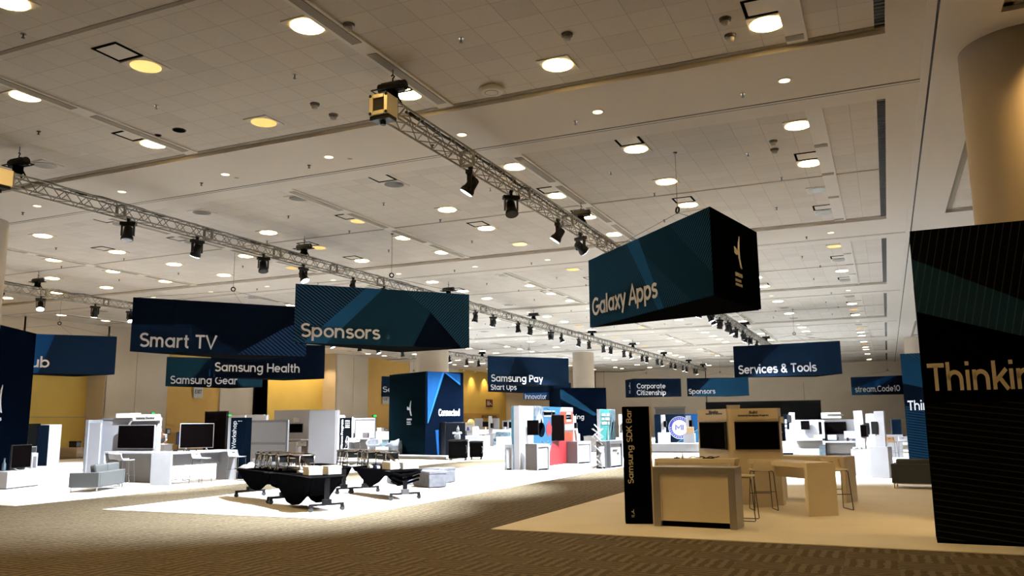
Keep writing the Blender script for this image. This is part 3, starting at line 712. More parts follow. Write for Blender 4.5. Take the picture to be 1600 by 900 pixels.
# stage lamps
HEADS = {}
def stage_lamp(X, Y, aim, lit, lab, dx=0.0):
    """aim: floor point the lamp looks at, relative to the lamp (x, y)"""
    if Y > 36 or X < -30: aim = (aim[0] * .6, aim[1] * .6)
    aim = (math.degrees(math.atan2(math.hypot(*aim), 6.6)), math.degrees(math.atan2(-aim[0], aim[1])))
    key = lit
    t = thing('stage_lamp', lab, 'stage lamp', (X + dx, Y, TZ - TS / 2), math.radians(aim[1]), 'black stage lamps on the trusses')
    if key not in HEADS:
        d = {}
        mb = MB().box(-.03, .03, -.03, .03, -.10, .0); mb.cyl((0, -.05, .01), (0, .05, .01), .045, n=12); d['clamp'] = mb.build('clamp', 'black', t)
        mb = MB().box(-.20, .20, -.075, .075, -.18, -.09); d['base'] = mb.build('base', 'black', t, .012)
        mb = MB()
        for s_ in (-1, 1): mb.slab([(s_ * .135, -.18), (s_ * .165, -.18), (s_ * .165, -.46), (s_ * .135, -.46)], -.05, .05)
        mb.box(-.165, .165, -.05, .05, -.20, -.175); d['yoke'] = mb.build('yoke', 'black', t, .008)
        mb = MB().lathe([(.06, .20), (.105, .17), (.115, .02), (.12, -.04), (.15, -.10), (.155, -.17), (.145, -.175)], 20)
        d['head'] = mb.build('head', 'black', t)
        d['lens'] = MB().lathe([(.138, -.182), (.138, -.172)], 20).build('lens', 'spot_on' if lit else 'spot_off', d['head'])
        HEADS[key] = d
        hd = d['head']
    else:
        for n_ in ('clamp', 'base', 'yoke'):
            c = HEADS[key][n_].copy(); COL.objects.link(c); c.parent = t
        hd = HEADS[key]['head'].copy(); COL.objects.link(hd); hd.parent = t
        c = HEADS[key]['lens'].copy(); COL.objects.link(c); c.parent = hd
    hd.location = (0, 0, -.40); hd.rotation_euler = (math.radians(aim[0]), 0, 0)
    if lit:
        ld = bpy.data.lights.new('stage_beam', 'SPOT'); ld.energy = SPOT_W * (.27 if X > -7.6 else 1.0 if Y < 34 else 2.1); ld.color = SPOT_C; ld.spot_size = math.radians(78 if Y < 34 else 96); ld.spot_blend = 1.0; ld.shadow_soft_size = .12
        lo = bpy.data.objects.new('stage_beam', ld); COL.objects.link(lo); lo.parent = hd; lo.location = (0, 0, -.24)
    return t
T1 = [(15.2, 1, (-4.2, -1.2)), (17.3, 0, (2.0, -2.5)), (20.4, 1, (-4.5, -1.0)), (22.2, 1, (4.5, 8.0)), (25.3, 0, (-3, 1)), (27.4, 1, (-4, 0)), (30.4, 0, (-2, -1)), (32.4, 1, (-3.8, .5)), (35.4, 0, (3, 1)), (38.9, 1, (-4, .5)),
      (42.3, 1, (4, 1)), (44.2, 0, (-2, 2)), (47.6, 1, (4.5, 0)), (49.3, 0, (-2, -2)), (52.9, 1, (-4, 0)), (54.8, 0, (2, -2)), (58, 0, (4, 1)), (64.0, 1, (3, 2))]
T1B = [(28.0, 1, (5.2, 2.0)), (31.0, 1, (5.5, 1.0)), (34.5, 1, (5.0, 1.5)), (37.2, 0, (3.0, 1)), (40.8, 1, (4.8, 1)), (45.8, 0, (-2, -2)), (51.0, 0, (3.5, 1))]
T2 = [(15.2, 0, (.6, -1)), (17.6, 1, (-3.2, .5)), (20.4, 0, (1.5, -1)), (22.4, 1, (3.6, 0)), (25.3, 0, (1, 1)), (27.4, 1, (-4, -1)), (30.4, 0, (1, 1)), (32.4, 1, (4.2, 1)), (35.4, 0, (-1, -1)), (37.4, 1, (-4.5, 2)),
      (40.5, 0, (1, 1)), (42.2, 1, (-4, 1)), (45.3, 0, (1, -1)), (47.1, 1, (4, 1)), (50.2, 1, (-4, 0)), (52.2, 0, (1, 1)), (55.3, 0, (1, 1)), (57.0, 1, (-3, 1)), (60.3, 0, (1, 1)), (62.1, 1, (4, 0)),
      (65.4, 0, (1, 1)), (66.9, 1, (-3, 1)), (70.3, 0, (1, 1)), (71.9, 1, (3, 1)), (75.2, 0, (1, 1)), (77.0, 1, (-3, 0)), (80.2, 1, (3, 1)), (81.9, 1, (-3, 1)), (85.5, 0, (1, 1)), (86.7, 1, (3, 1))]
T3 = [(21.2, 1, (3.4, -2)), (23.0, 1, (5.0, -3.5)), (25.6, 1, (-3, 1)), (27.5, 1, (4.6, -1.5)), (31.0, 0, (1, 1)), (35.0, 1, (4, 0)), (39.0, 1, (4, 1)), (42.9, 1, (4, 1)), (45.9, 0, (1, 1)), (48.1, 1, (5, 1)), (51.3, 0, (1, 1)), (58.4, 1, (4, 1)),
      (61.4, 0, (1, 1)), (63.6, 0, (1, 1)), (70, 1, (4, 0)), (76, 1, (4, 1))]
for X, lst, w in ((-7.7, T1, 'first'), (-7.56, T1B, 'far side of the first'), (-17.7, T2, 'second'), (-31.5, T3, 'third')):
    for i, (y, lit, aim) in enumerate(lst):
        stage_lamp(X, y, aim, lit, '%s stage lamp on the %s truss, %s from its near end' % ('lit' if lit else 'unlit', w, ORD[i]))

# ------------------------------------------------------------------ hanging triangular signs
SZ0, SZ1 = 4.22, 6.05
SH = SZ1 - SZ0
NSIGN = 0
def hanging_sign(p0, p1, label, design='plain', apex='std', lines=(), emb=None, ring=True):
    """p0 left end, p1 right end of the lettered face; lines: (text, px0, py0, px1, cap)"""
    f = Face(p0, p1, 0); L = f.L
    t = thing('hanging_sign', label, 'hanging sign', (p0[0], p0[1], SZ0), f.rz, 'triangular signs hanging from the ceiling')
    ap = (4.243 * L / 5.95, 2.35) if apex == 'std' else (0.02, 2.9)
    MB().prism([(0, 0), (L, 0), ap], 0.02, SH).build('body', 'navy', t)
    MB().prism([(.03, .03), (L - .06, .03), (ap[0], ap[1] - .06)], -0.004, 0.02).build('underside', 'under', t)
    mats, polys = DESIGN[design](L, SH)
    mb = MB()
    for q, (mi, poly) in enumerate(polys):
        mb.cur = mi; mb.slab(poly, -.003 - .0015 * q, .001)
    if polys: mb.build('face_print', mats, t)
    for tx, x0, y0, x1, cap in lines:
        a, za = f.at(x0, y0); b, _ = f.at(x1, y0)
        write(t, tx, a, b, za - SZ0, 'letter_w', cap, .11, y=-.02)
    # bridle and ring
    cx, cy = (L + ap[0]) / 3, ap[1] / 3
    top = ZC - SZ0
    rg = .55 if ring else .35
    for q, (x, y) in enumerate(((.05, .03), (L - .06, .03), (ap[0], ap[1] - .08))):
        MB().cyl((x, y, SH - .01), (cx, cy, SH + rg), .006, n=5).build('bridle_cable', 'wire', t)
    MB().tube([(cx + .07 * math.cos(a), cy, SH + rg + .07 + .07 * math.sin(a)) for a in [2 * PI * i / 14 for i in range(14)]], .022, 6, True).build('ring', 'black', t)
    MB().cyl((cx, cy, SH + rg + .14), (cx, cy, top + .10), .007, n=5).build('hanging_cable', 'wire', t)
    MB().lathe([(.05, 0), (.05, .02)], 12, (cx, cy, top + .08)).build('ceiling_eye', 'black', t)
    return t, f, ap
def d_plain(L, H): return ['navy'], []
def d_galaxy(L, H):
    return ['line_fine2', 'steel', 'teal', 'line_fine2'], [(0, [(0, 0), (L, 0), (L, H), (0, H)]), (2, [(.42 * L, H), (.86 * L, 0), (L, 0), (L, .25 * H), (.72 * L, H)]), (1, [(.38 * L, H), (.48 * L, H), (.66 * L, 0), (.62 * L, 0)]), (3, [(.72 * L, H), (L, .25 * H), (L, H)])]
def d_sponsors(L, H):
    return ['line_fine', 'steel', 'teal', 'line_fine2', 'ink'], [(1, [(.38 * L, H), (.50 * L, H), (.20 * L, 0), (.04 * L, 0)]), (0, [(0, 0), (.05 * L, 0), (.385 * L, H), (0, H)]), (2, [(.48 * L, H), (.63 * L, H), (.76 * L, .62 * H), (.66 * L, 0), (.17 * L, 0)]),
        (3, [(.60 * L, H), (L, H), (L, 0), (.95 * L, 0), (.76 * L, .64 * H)]), (4, [(.66 * L, 0), (.76 * L, .62 * H), (.95 * L, 0)])]
def d_tv(L, H):
    return ['ink', 'navy', 'line_soft'], [(0, [(0, 0), (L, 0), (L, H), (0, H)]), (1, [(0, 0), (.62 * L, 0), (.32 * L, .55 * H), (0, .5 * H)]), (2, [(.58 * L, 0), (L, 0), (L, .75 * H), (.86 * L, .55 * H)])]
def d_services(L, H):
    return ['ink', 'navy'], [(0, [(0, 0), (.12 * L, 0), (.46 * L, H), (0, H)]), (1, [(.46 * L, H), (.12 * L, 0), (L, 0), (L, H)])]
def d_pay(L, H):
    return ['navy', 'ink'], [(0, [(0, 0), (L, 0), (L, H), (0, H)]), (1, [(.22 * L, 0), (.33 * L, H), (.38 * L, H), (.60 * L, 0)])]
def d_dark(L, H): return ['ink'], [(0, [(0, 0), (L, 0), (L, H), (0, H)])]
def d_gear(L, H):
    return ['teal', 'ink', 'blue'], [(0, [(0, 0), (L, 0), (L, H), (0, H)]), (1, [(.22 * L, 0), (.42 * L, .95 * H), (.8 * L, 0)]), (2, [(.43 * L, .35 * H), (.43 * L, .6 * H), (.66 * L, .30 * H)])]
def d_innov(L, H): return ['blue', 'navy'], [(0, [(0, 0), (.45 * L, 0), (.55 * L, H), (0, H)]), (1, [(.45 * L, 0), (L, 0), (L, H), (.55 * L, H)])]
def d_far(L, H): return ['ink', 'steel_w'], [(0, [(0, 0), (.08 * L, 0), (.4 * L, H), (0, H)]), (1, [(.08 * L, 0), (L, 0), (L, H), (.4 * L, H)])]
def d_code(L, H):
    return ['navy', 'blue', 'ink', 'steel'], [(0, [(0, 0), (L, 0), (L, H), (0, H)]), (3, [(0, 0), (.35 * L, 0), (.1 * L, .45 * H), (0, .45 * H)]), (1, [(.12 * L, .45 * H), (.6 * L, H), (.72 * L, H), (.42 * L, .38 * H)]), (2, [(.42 * L, 0), (.76 * L, H), (L, H), (L, 0)])]
DESIGN = dict(plain=d_plain, galaxy=d_galaxy, sponsors=d_sponsors, tv=d_tv, services=d_services, pay=d_pay, dark=d_dark, gear=d_gear, innov=d_innov, far=d_far, code=d_code)
t, f, ap = hanging_sign((-7.09, 21.05), (-3.0, 16.72), 'largest hanging triangular sign, with silver emblem and striped navy face, by first truss', 'galaxy',
                        lines=[('Galaxy Apps', 927, 494, 1030, .47)])
# its short side carries the emblem
g = Face((f.L, 0), ap)
sd = MB().box(0, g.L, -.006, .004, .02, SH).build('side_print', 'black_print', t, loc=(f.L, 0, 0), rot=(0, 0, g.rz))
emblem(sd, 1.52, .78, .72, 'letter_g', -.010)
hanging_sign((-16.42, 20.42), (-12.66, 24.86), 'hanging triangular sign lettered Sponsors, with wide striped blue face', 'sponsors', lines=[('Sponsors', 469, 526, 594, .42)])
hanging_sign((-22.95, 20.1), (-19.4, 24.85), 'hanging triangular sign lettered Smart TV', 'tv', lines=[('Smart TV', 217, 541.5, 338, .47)])
hanging_sign((-8.0, 49.9), (-2.1, 49.5), 'hanging triangular sign lettered Services & Tools', 'services', lines=[('Services & Tools', 1154, 584.5, 1277, .5)])
hanging_sign((-23.42, 48.6), (-19.6, 53.4), 'hanging navy sign with a payment service name, in front of a round column', 'pay', lines=[('Samsung Pay', 767, 596, 848, .46)])
hanging_sign((-28.97, 60.2), (-25.2, 64.8), 'hanging dark sign lettered Start Ups', 'dark', lines=[('Start Ups', 766.5, 609, 807, .44)])
hanging_sign((-35.45, 82.4), (-31.7, 87.0), 'small far hanging sign lettered Innovator', 'innov', lines=[('Innovator', 820, 623.5, 854, .55)])
t, f, ap = hanging_sign((-23.14, 82.2), (-19.05, 85.05), 'hanging sign lettered Corporate Citizenship', 'dark', 'corner', lines=[('Corporate', 995, 607, 1040, .5), ('Citizenship', 995, 617.3, 1041, .5)])
g = Face(ap, (0, 0))
sd = MB().box(0, g.L, -.006, .004, .02, SH).build('side_print', 'ink', t, loc=(ap[0], ap[1], 0), rot=(0, 0, g.rz))
emblem(sd, 1.45, .80, .72, 'emblem', -.014)
t, f, ap = hanging_sign((-18.4, 84.9), (-12.6, 87.0), 'smaller far hanging sign lettered Sponsors, beyond the black sign tower', 'far', lines=[('Sponsors', 1076, 615.5, 1118, .5)])
hanging_sign((-3.2, 93.5), (2.7, 92.0), 'hanging sign lettered stream.Code10', 'code', lines=[('stream.Code10', 1336.5, 613, 1407, .6)])
hanging_sign((-41.0, 38.75), (-37.3, 43.35), 'hanging sign with a wearable device name, lowest below the Smart TV sign', 'gear', lines=[('Samsung Gear', 265.5, 599.5, 371, .5)])
hanging_sign((-31.7, 32.85), (-28.0, 37.5), 'hanging dark sign lettered with a health service name, just under the Smart TV sign', 'dark', lines=[('Samsung Health', 335, 580, 469, .46)])
hanging_sign((-41.75, 64.4), (-38.0, 69.0), 'far hanging sign half hidden behind the square navy column wrap', 'plain', lines=[('Samsung', 597.5, 612.5, 658, .5)])
hanging_sign((-37.4, 24.2), (-33.76, 28.77), 'hanging blue sign lettered Hub, half hidden behind a navy tower', 'innov', lines=[('Hub', 28, 573.5, 78, .5)])
# corner sign: emblem on its narrow side
# ------------------------------------------------------------------ printed towers
def tower(p0, p1, depth, h, label, polys, mats, name='printed_tower'):
    f = Face(p0, p1); t = thing(name, label, 'display tower', (p0[0], p0[1], 0), f.rz, 'printed navy towers round the columns')
    MB().box(0, f.L, 0, depth, 0.012, h).build('wrap', 'ink', t)
    mb = MB()
    for q, (mi, poly) in enumerate(polys): mb.cur = mi; mb.slab([(x * f.L, z * h) for x, z in poly], -.003 - .0015 * q, .001)
    mb.build('face_print', mats, t)
    return t, f
def line_px(t, f, tx, x0, y0, x1, m='letter_w', cap=None, w=.11, off=0.0, z0=0.0, y=-.02):
    a, za = f.at(x0, y0); b, _ = f.at(x1, y0)
    return write(t, tx, a, b, za - z0, m, cap, w, y=y)
# near tower on the camera's right
t, f = tower((0.505, 13.36), (4.6, 13.28), .70, 4.46, 'tall black tower lettered Thinking with gold letters, at the carpet edge',
             [(0, [(0, 0), (1, 0), (1, 1), (0, 1)]), (1, [(0, .43), (1, .43), (1, 1), (0, 1)]), (2, [(0, .905), (1, .42), (1, .30), (0, .765)]), (3, [(0, .815), (1, .35), (1, .22), (0, .715)]), (0, [(0, .73), (1, .26), (1, .43), (0, .43)]), (4, [(0, .012), (1, .012), (1, .44), (0, .435)])],
             ['black_print', 'line_black', 'line_black_teal', 'line_black_teal', 'line_flat'])
line_px(t, f, 'Thinking', 1450, 611, 1657, 'letter_g', .385, .115)
# far towers
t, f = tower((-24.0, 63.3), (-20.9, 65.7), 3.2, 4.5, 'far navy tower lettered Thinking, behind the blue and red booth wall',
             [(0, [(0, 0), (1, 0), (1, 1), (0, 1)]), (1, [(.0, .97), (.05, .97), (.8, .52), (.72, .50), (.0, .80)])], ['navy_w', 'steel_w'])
line_px(t, f, 'Thinking', 876.5, 655, 913, 'letter_w', .36)
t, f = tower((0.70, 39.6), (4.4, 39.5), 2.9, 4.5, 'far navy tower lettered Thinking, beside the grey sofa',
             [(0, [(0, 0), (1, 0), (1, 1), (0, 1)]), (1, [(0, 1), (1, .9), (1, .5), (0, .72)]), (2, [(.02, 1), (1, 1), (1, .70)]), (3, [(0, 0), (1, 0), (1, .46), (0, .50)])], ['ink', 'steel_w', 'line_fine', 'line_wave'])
line_px(t, f, 'Thinking', 1418.5, 641, 1487, 'letter_w', .40)
# square wrap with two visible sides
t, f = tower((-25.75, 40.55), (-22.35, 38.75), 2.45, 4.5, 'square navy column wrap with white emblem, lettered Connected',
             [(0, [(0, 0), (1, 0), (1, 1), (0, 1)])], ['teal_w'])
emblem(t, f.at(640, 650)[0], f.at(640, 650)[1], .82, 'emblem', -.012)
c0 = f.p0 + f.u * f.L
g = Face(c0, c0 - f.n * 2.45)
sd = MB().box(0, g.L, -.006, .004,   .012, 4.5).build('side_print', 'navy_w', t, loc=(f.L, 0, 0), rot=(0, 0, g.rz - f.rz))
mb = MB()
P = lambda x, y: g.at(x, y)
def cl(q): return (min(max(q[0], .0), g.L), min(max(q[1], .012), 4.5))
for q, (mi, pts) in enumerate([(0, [(668, 580), (694, 582), (668, 661)]), (0, [(694, 582), (719, 584), (719, 601)]), (1, [(691, 582), (694.5, 582), (669, 661), (668, 661)]), (1, [(694, 582), (697, 582), (719, 599), (719, 602)]), (0, [(680, 672), (685, 672), (686, 711.5), (683.5, 711.5)])]):
    mb.cur = mi; mb.slab([cl(P(*p)) for p in pts], -.009 - .0015 * q, -.004)
mb.build('face_print', ['blue', 'blue_hi'], sd)
a, za = g.at(685, 650); b, _ = g.at(718, 650)
write(sd, 'Connected', a, b, za, 'letter_w', .37, .11, y=-.02)
# tower with the emblem at the picture's edge
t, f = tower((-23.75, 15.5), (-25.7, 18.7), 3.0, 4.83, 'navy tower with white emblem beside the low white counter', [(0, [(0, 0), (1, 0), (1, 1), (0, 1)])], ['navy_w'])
emblem(t, f.at(-4, 645)[0], f.at(-4, 645)[1], .85, 'emblem', -.012)
# ------------------------------------------------------------------ furniture builders
def put(name, label, cat, p, rz=0.0, group=None, z=0.0): return thing(name, label, cat, (p[0], p[1], z), rz, group)
FZ = 0.012                                                    # top of the white carpets
def tv(p, rz, w, h, z, label, stand=True, mk='bezel', name='flat_screen_tv', depth=.05, group=None):
    """front of the panel at local y=0; z is the lower edge of the panel"""
    t = put(name, label, 'screen', p, rz, group, z)
    MB().box(-w / 2, w / 2, 0, depth, 0, h).build('casing', mk, t, .006)
    b = .018 if w > .7 else .012
    MB().box(-w / 2 + b, w / 2 - b, -.006, .004, b, h - b).build('screen', 'screen', t)
    if stand == 'feet':
        for s_ in (-1, 1): MB().tube([(s_ * w * .3, -.12, -.055), (s_ * w * .3, .02, .0), (s_ * w * .3, .17, -.055)], .012).build('foot', 'silver', t)
    elif stand == 'wall':
        MB().box(-w * .22, w * .22, depth, depth + .06, h * .25, h * .75).build('bracket', 'black', t)
    return t
STOOL = {}
def stool(p, rz, label, shell='white', rod='wire', group='sled base bar stools'):
    t = put('bar_stool', label, 'bar stool', p, rz, group, FZ)
    if shell not in STOOL:
        def seat(u, v):                                       # a shell that rises to a low back
            x = (u - .5) * .40; s_ = v
            y = -.20 + .34 * min(s_ / .62, 1); k = max(0, (s_ - .62) / .38)
            y += .07 * math.sin(k * PI / 2); z = .76 + .19 * k ** 1.25 + .012 * (2 * u - 1) ** 2
            return (x * (1 - .06 * k), y, z)
        mb = MB().grid(seat, 8, 14); o1 = mb.build('seat_shell', shell, t)
        so = o1.modifiers.new('thickness', 'SOLIDIFY'); so.thickness = .022; so.offset = -1
        mb = MB()
        mb.slab([(-.05, .875), (.05, .875), (.05, .895), (-.05, .895)], .17, .178)
        o3 = mb.build('hand_slot', 'black', t)
        mb = MB()
        for s_ in (-1, 1): mb.tube([(s_ * .17, .13, .735), (s_ * .17, -.16, .735), (s_ * .185, -.185, .71), (s_ * .22, -.235, .02), (s_ * .22, -.22, .009), (s_ * .22, .22, .009), (s_ * .22, .235, .02), (s_ * .185, .16, .71), (s_ * .17, .13, .735)], .009, 6)
        mb.tube([(-.17, -.05, .735), (.17, -.05, .735)], .009)
        o2 = mb.build('sled_frame', rod, t)
        o4 = MB().tube([(-.205, -.215, .30), (.205, -.215, .30)], .008).build('footrest', rod, t)
        o5 = MB().tube([(-.205, .205, .36), (.205, .205, .36)], .007).build('rear_bar', rod, t)
        STOOL[shell] = (o1, o2, o3, o4, o5)
    else:
        for o in STOOL[shell]:
            c = o.copy(); COL.objects.link(c); c.parent = t
    return t
def sofa(p, rz, L, label, cush=2, H=.52):
    """local: back along y=0 (seen side), length +x, seat towards +y"""
    t = put('sofa', label, 'sofa', p, rz, None, FZ)
    z0 = .13
    MB().box(.10, L - .10, .0, .12, z0, H).build('back', 'grey_felt', t, .02)
    MB().box(0, .10, 0, .78, z0, H).build('armrest', 'grey_felt', t, .02)
    MB().box(L - .10, L, 0, .78, z0, H).build('armrest', 'grey_felt', t, .02)
    MB().box(.10, L - .10, .12, .76, z0, .28).build('base', 'grey_felt', t, .01)
    w = (L - .22) / cush
    for i in range(cush):
        MB().box(.11 + i * w, .11 + (i + 1) * w - .01, .14, .78, .28, .42).build('seat_cushion', 'grey_felt', t, .035)
        mb = MB(); mb.X = Matrix.Translation((0, .07, .40)) @ Matrix.Rotation(-.16, 4, 'X')
        mb.box(.11 + i * w, .11 + (i + 1) * w - .015, .02, .19, 0, .34).build('back_cushion', 'grey_felt', t, .05)
    MB().box(.04, L - .04, .05, .73, z0 - .025, z0).build('frame_rail', 'silver', t)
    for x in (.05, L - .05):
        for y in (.05, .72): MB().box(x - .015, x + .015, y - .015, y + .015, 0, z0).build('leg', 'silver', t)
    return t
def pedestal(p, rz, w, d, h, label, m='white', frame=False, name='display_counter', group=None):
    """display counter with a lacquered body, a top, a plinth and a framed front"""
    t = put(name, label, 'counter', p, rz, group, FZ)
    MB().box(-w / 2, w / 2, 0, d, .05, h - .04).build('body', m, t, .004)
    MB().box(-w / 2 - .012, w / 2 + .012, -.012, d + .012, h - .04, h).build('top', m if not frame else 'greyrail', t, .004)
    MB().box(-w / 2 + .04, w / 2 - .04, .04, d - .04, 0, .05).build('plinth', 'greyrail', t)
    if frame:
        MB().box(-w / 2 + .05, w / 2 - .05, -.008, .004, .10, h - .09).build('front_panel', 'white', t)
    else:
        MB().box(-w / 2 + .012, w / 2 - .012, -.006, .002, .07, h - .06).build('front_panel', m, t)
    return t
def kiosk(p, rz, label, hp=.92, hk=2.0, w=.52, tablet=True):
    """white pedestal carrying a narrow upright with a black tablet on its side"""
    t = put('display_kiosk', label, 'kiosk', p, rz, 'white kiosks with small black tablets', FZ)
    MB().box(-w / 2, w / 2, -.22, .22, 0, hp).build('pedestal', 'white', t, .006)
    mb = MB().slab([(-.16, hp), (.12, hp), (.12, hp + .32), (.02, hp + .36), (.02, hp + .72), (.12, hp + .76), (.10, hk), (-.17, hk)], -.06, .06)
    mb.build('upright', 'white', t, .004)
    if tablet:
        b = MB().box(.02, .20, -.12, .10, hp + .37, hp + .74).build('tablet', 'black', t, .008)
        MB().box(.035, .19, -.126, -.118, hp + .39, hp + .72).build('screen', 'screen', b)
    return t
def cpu_line(t, y, z, w): return MB().box(-w / 2, w / 2, y - .01, y, z, z + .02).build('shelf_edge', 'white', t)

# ------------------------------------------------------------------ tan booth at the camera's right (house light only)
f = Face((-4.19, 14.06), (-3.75, 14.20))
t = put('sign_tower', 'tall black freestanding sign with gold lettering reading upwards, beside the tan counter', 'sign', f.p0, f.rz, None, FZ)
MB().box(0, f.L, 0, .40, .0, 1.97).build('body', 'black_print', t, .006)
MB().slab([(0, .64), (f.L, .50), (f.L, .05), (0, .05)], -.003, .002).build('face_print', 'ink', t)
MB().box(f.L - .004, f.L + .022, -.004, .40, .0, 1.97).build('side_edge', 'cream', t)
write_up(t, 'Samsung SDK Bar', .155, .665, 1.93, 'letter_g', .095, .115)
emblem(t, .13, .16, .085, 'letter_g')
# reception counter
f = Face((-3.66, 13.93), (-2.30, 13.84))
t = put('reception_counter', 'tan counter with thick grey metal frame and cream front panel', 'counter', f.p0, f.rz, None, FZ)
L = f.L; H = .965
MB().slab([(0, 0), (.115, 0), (.115, H - .115), (L - .115, H - .115), (L - .115, 0), (L, 0), (L, H), (0, H)], 0, .48).build('frame', 'greymetal', t, .006)
MB().box(.115, L - .115, .05, .42, .09, H - .115).build('front_panel', 'cream', t, .003)
MB().box(.115, L - .115, .09, .40, 0, .09).build('toe_kick', 'black_matte', t)
for a in (.115, L - .13): MB().box(a, a + .015, .02, .06, .09, H - .115).build('edge_strip', 'cream', t)
# back counter
t = put('bar_counter', 'cream back counter with cables and small parts lying on it', 'counter', (-4.45, 17.1), 0.0, None, FZ)
MB().box(0, 1.62, 0, .62, .88, .955).build('worktop', 'cream', t, .005)
MB().box(.04, 1.60, .05, .57, 0, .88).build('body', 'cream', t)
MB().box(.0, .04, 0, .62, 0, .88).build('end_panel', 'cream', t)
# meeting hub wall: two faces meeting at a rounded corner
A = Vector((-3.90, 18.95)); B = Vector((-3.08, 18.0)); C_ = Vector((-2.06, 18.08))
HT = 1.96
t = put('display_wall', 'tan display wall with two screens, headed Build on its wider face', 'display wall', (B.x, B.y), 0.0, None, FZ)
a = A - B; c = C_ - B
r = .09
n1 = Vector((-a.y, a.x)).normalized(); n2 = Vector((c.y, -c.x)).normalized()
if n1.y > 0: n1 = -n1
arc = []
ua, uc = a.normalized(), c.normalized()
for i in range(7):
    k = i / 6; q = ua * r * (1 - k) ** 2 + uc * r * k ** 2; arc.append((q.x, q.y))
poly = [(a.x, a.y)] + arc + [(c.x, c.y), (c.x + .02, c.y + .28), (.25, .36), (a.x + .22, a.y + .18)]
MB().prism(poly, 0, HT).build('wall_body', 'cream', t)
f1 = Face(A, B); f2 = Face(B, C_)
for ff, tx, sub, x0, x1, y0, sx0, sx1, sy in ((f2, 'Build', 'Samsung Developer Program', 1170.5, 1183.5, 646.5, 1153, 1201, 650.5), (f1, 'Monetize', '----- - -----', 1109, 1123, 646.5, 1104, 1129, 650.5)):
    hd = MB().box(.10, ff.L - .02, -.012, .004, HT - .24, HT - .005).build('header_panel', 'cream', t, loc=(ff.p0.x - B.x, ff.p0.y - B.y, 0), rot=(0, 0, ff.rz))
    a0, z0 = ff.at(x0, y0); b0, _ = ff.at(x1, y0)
    write(hd, tx, a0, b0, z0 - FZ, 'letter_k', None, .16, y=-.016)
    a0, z0 = ff.at(sx0, sy); b0, _ = ff.at(sx1, sy)
    write(hd, sub, a0, b0, z0 - FZ, 'letter_k', None, .16, y=-.016)
x0, x1, z0, z1 = f2.rect(1148, 658.5, 1218, 702.5, .07)
q = f2.p0 + f2.u * ((x0 + x1) / 2) + f2.n * .07
tv(q, f2.rz, x1 - x0, z1 - z0, z0, 'black wall screen under the Build header', 'wall')
x0, x1, z0, z1 = f1.rect(1093, 659, 1133, 702, .07)
q = f1.p0 + f1.u * ((x0 + x1) / 2) + f1.n * .07
tv(q, f1.rz, x1 - x0, z1 - z0, z0, 'black wall screen turned aside, under the smaller header of the tan display wall', 'wall')
# tables growing out of the wall
def slab_table(p, q, w, h, label, legq=True, th=.085):
    """waterfall table: top from p to q (centre line), closing end panel at q"""
    d = Vector((q[0] - p[0], q[1] - p[1])); rz = math.atan2(d.y, d.x); L = d.length
    t = put('waterfall_table', label, 'table', p, rz, 'tan waterfall tables of the display wall', FZ)
    MB().box(0, L, -w / 2, w / 2, h - th, h).build('top', 'cream', t, .005)
    MB().box(L - th, L, -w / 2, w / 2, 0, h - th).build('end_panel', 'cream', t, .005)
    MB().box(0, L - th, w / 2 - .05, w / 2 - .02, h - .34, h - th).build('apron', 'cream', t)
    MB().box(.02, .10, -w / 2 + .05, w / 2 - .05, 0, h - th).build('inner_panel', 'cream', t)
    return t
slab_table((-2.40, 17.72), (-1.17, 16.33), .62, .94, 'tan waterfall table with end panel facing the camera, stools beside it')
slab_table((-2.35, 19.75), (-.80, 19.25), .62, .94, 'tan waterfall table behind, its end panel seen edge on beside a stool')
stool((-2.32, 17.10), math.radians(200), 'tan bar stool under the tan table, between counter and end panel', 'cream', 'wire')
stool((-1.02, 17.62), math.radians(25), 'tan bar stool standing behind the table end panel', 'cream', 'wire')
stool((-2.42, 15.25), math.radians(90), 'bar stool hidden by the tan counter, one leg showing', 'cream', 'wire')
# small things on the back counter
for i, (px, w, lab) in enumerate(((1046, .10, 'small dark part lying on the cream back counter'), (1051, .05, 'small clear bottle standing on the cream back counter'))):
    q = Vector((-4.02 + .12 * i, 17.28, 0))
    t = put('counter_item', lab, 'small item', q, 0, None, .967)
    if i == 0: MB().box(-.06, .06, -.03, .03, 0, .02).build('body', 'bezel', t, .005); MB().box(-.02, .03, -.02, .02, .02, .035).build('cap', 'black', t)
    else: MB().lathe([(.02, 0), (.022, .06), (.01, .08), (.01, .10)], 12).build('body', 'khaki', t); MB().lathe([(.013, .10), (.013, .12)], 10).build('cap', 'sign_w', t)
q = Vector((-3.50, 17.36, 0))
t = put('cable_tangle', 'dark cables lying in loops on the cream back counter', 'cable', q, 0, None, .967)
MB().tube([(-.28 + .05 * i, .05 * math.sin(i * 1.7), .012 + .03 * abs(math.sin(i * .9))) for i in range(13)], .009).build('cable', 'black', t)
MB().box(.0, .22, -.05, .05, .0, .022).build('power_strip', 'black', t, .004)
t = put('white_carton', 'white carton lying on top of the tan display wall', 'carton', (-2.98, 18.25), 0.1, None, HT + FZ)
MB().box(-.14, .12, -.08, .10, 0, .075).build('box', 'paper', t, .004)
MB().box(-.145, .125, -.085, .105, .055, .08).build('lid', 'paper', t)
t = put('wall_speaker', 'little white box on the outer edge of the tan display wall', 'speaker', (-2.04, 18.12), 0, None, 1.66)
MB().box(0, .07, 0, .12, 0, .14).build('casing', 'sign_w', t, .006); MB().box(.01, .06, -.004, .002, .015, .125).build('grille', 'trimlight', t)

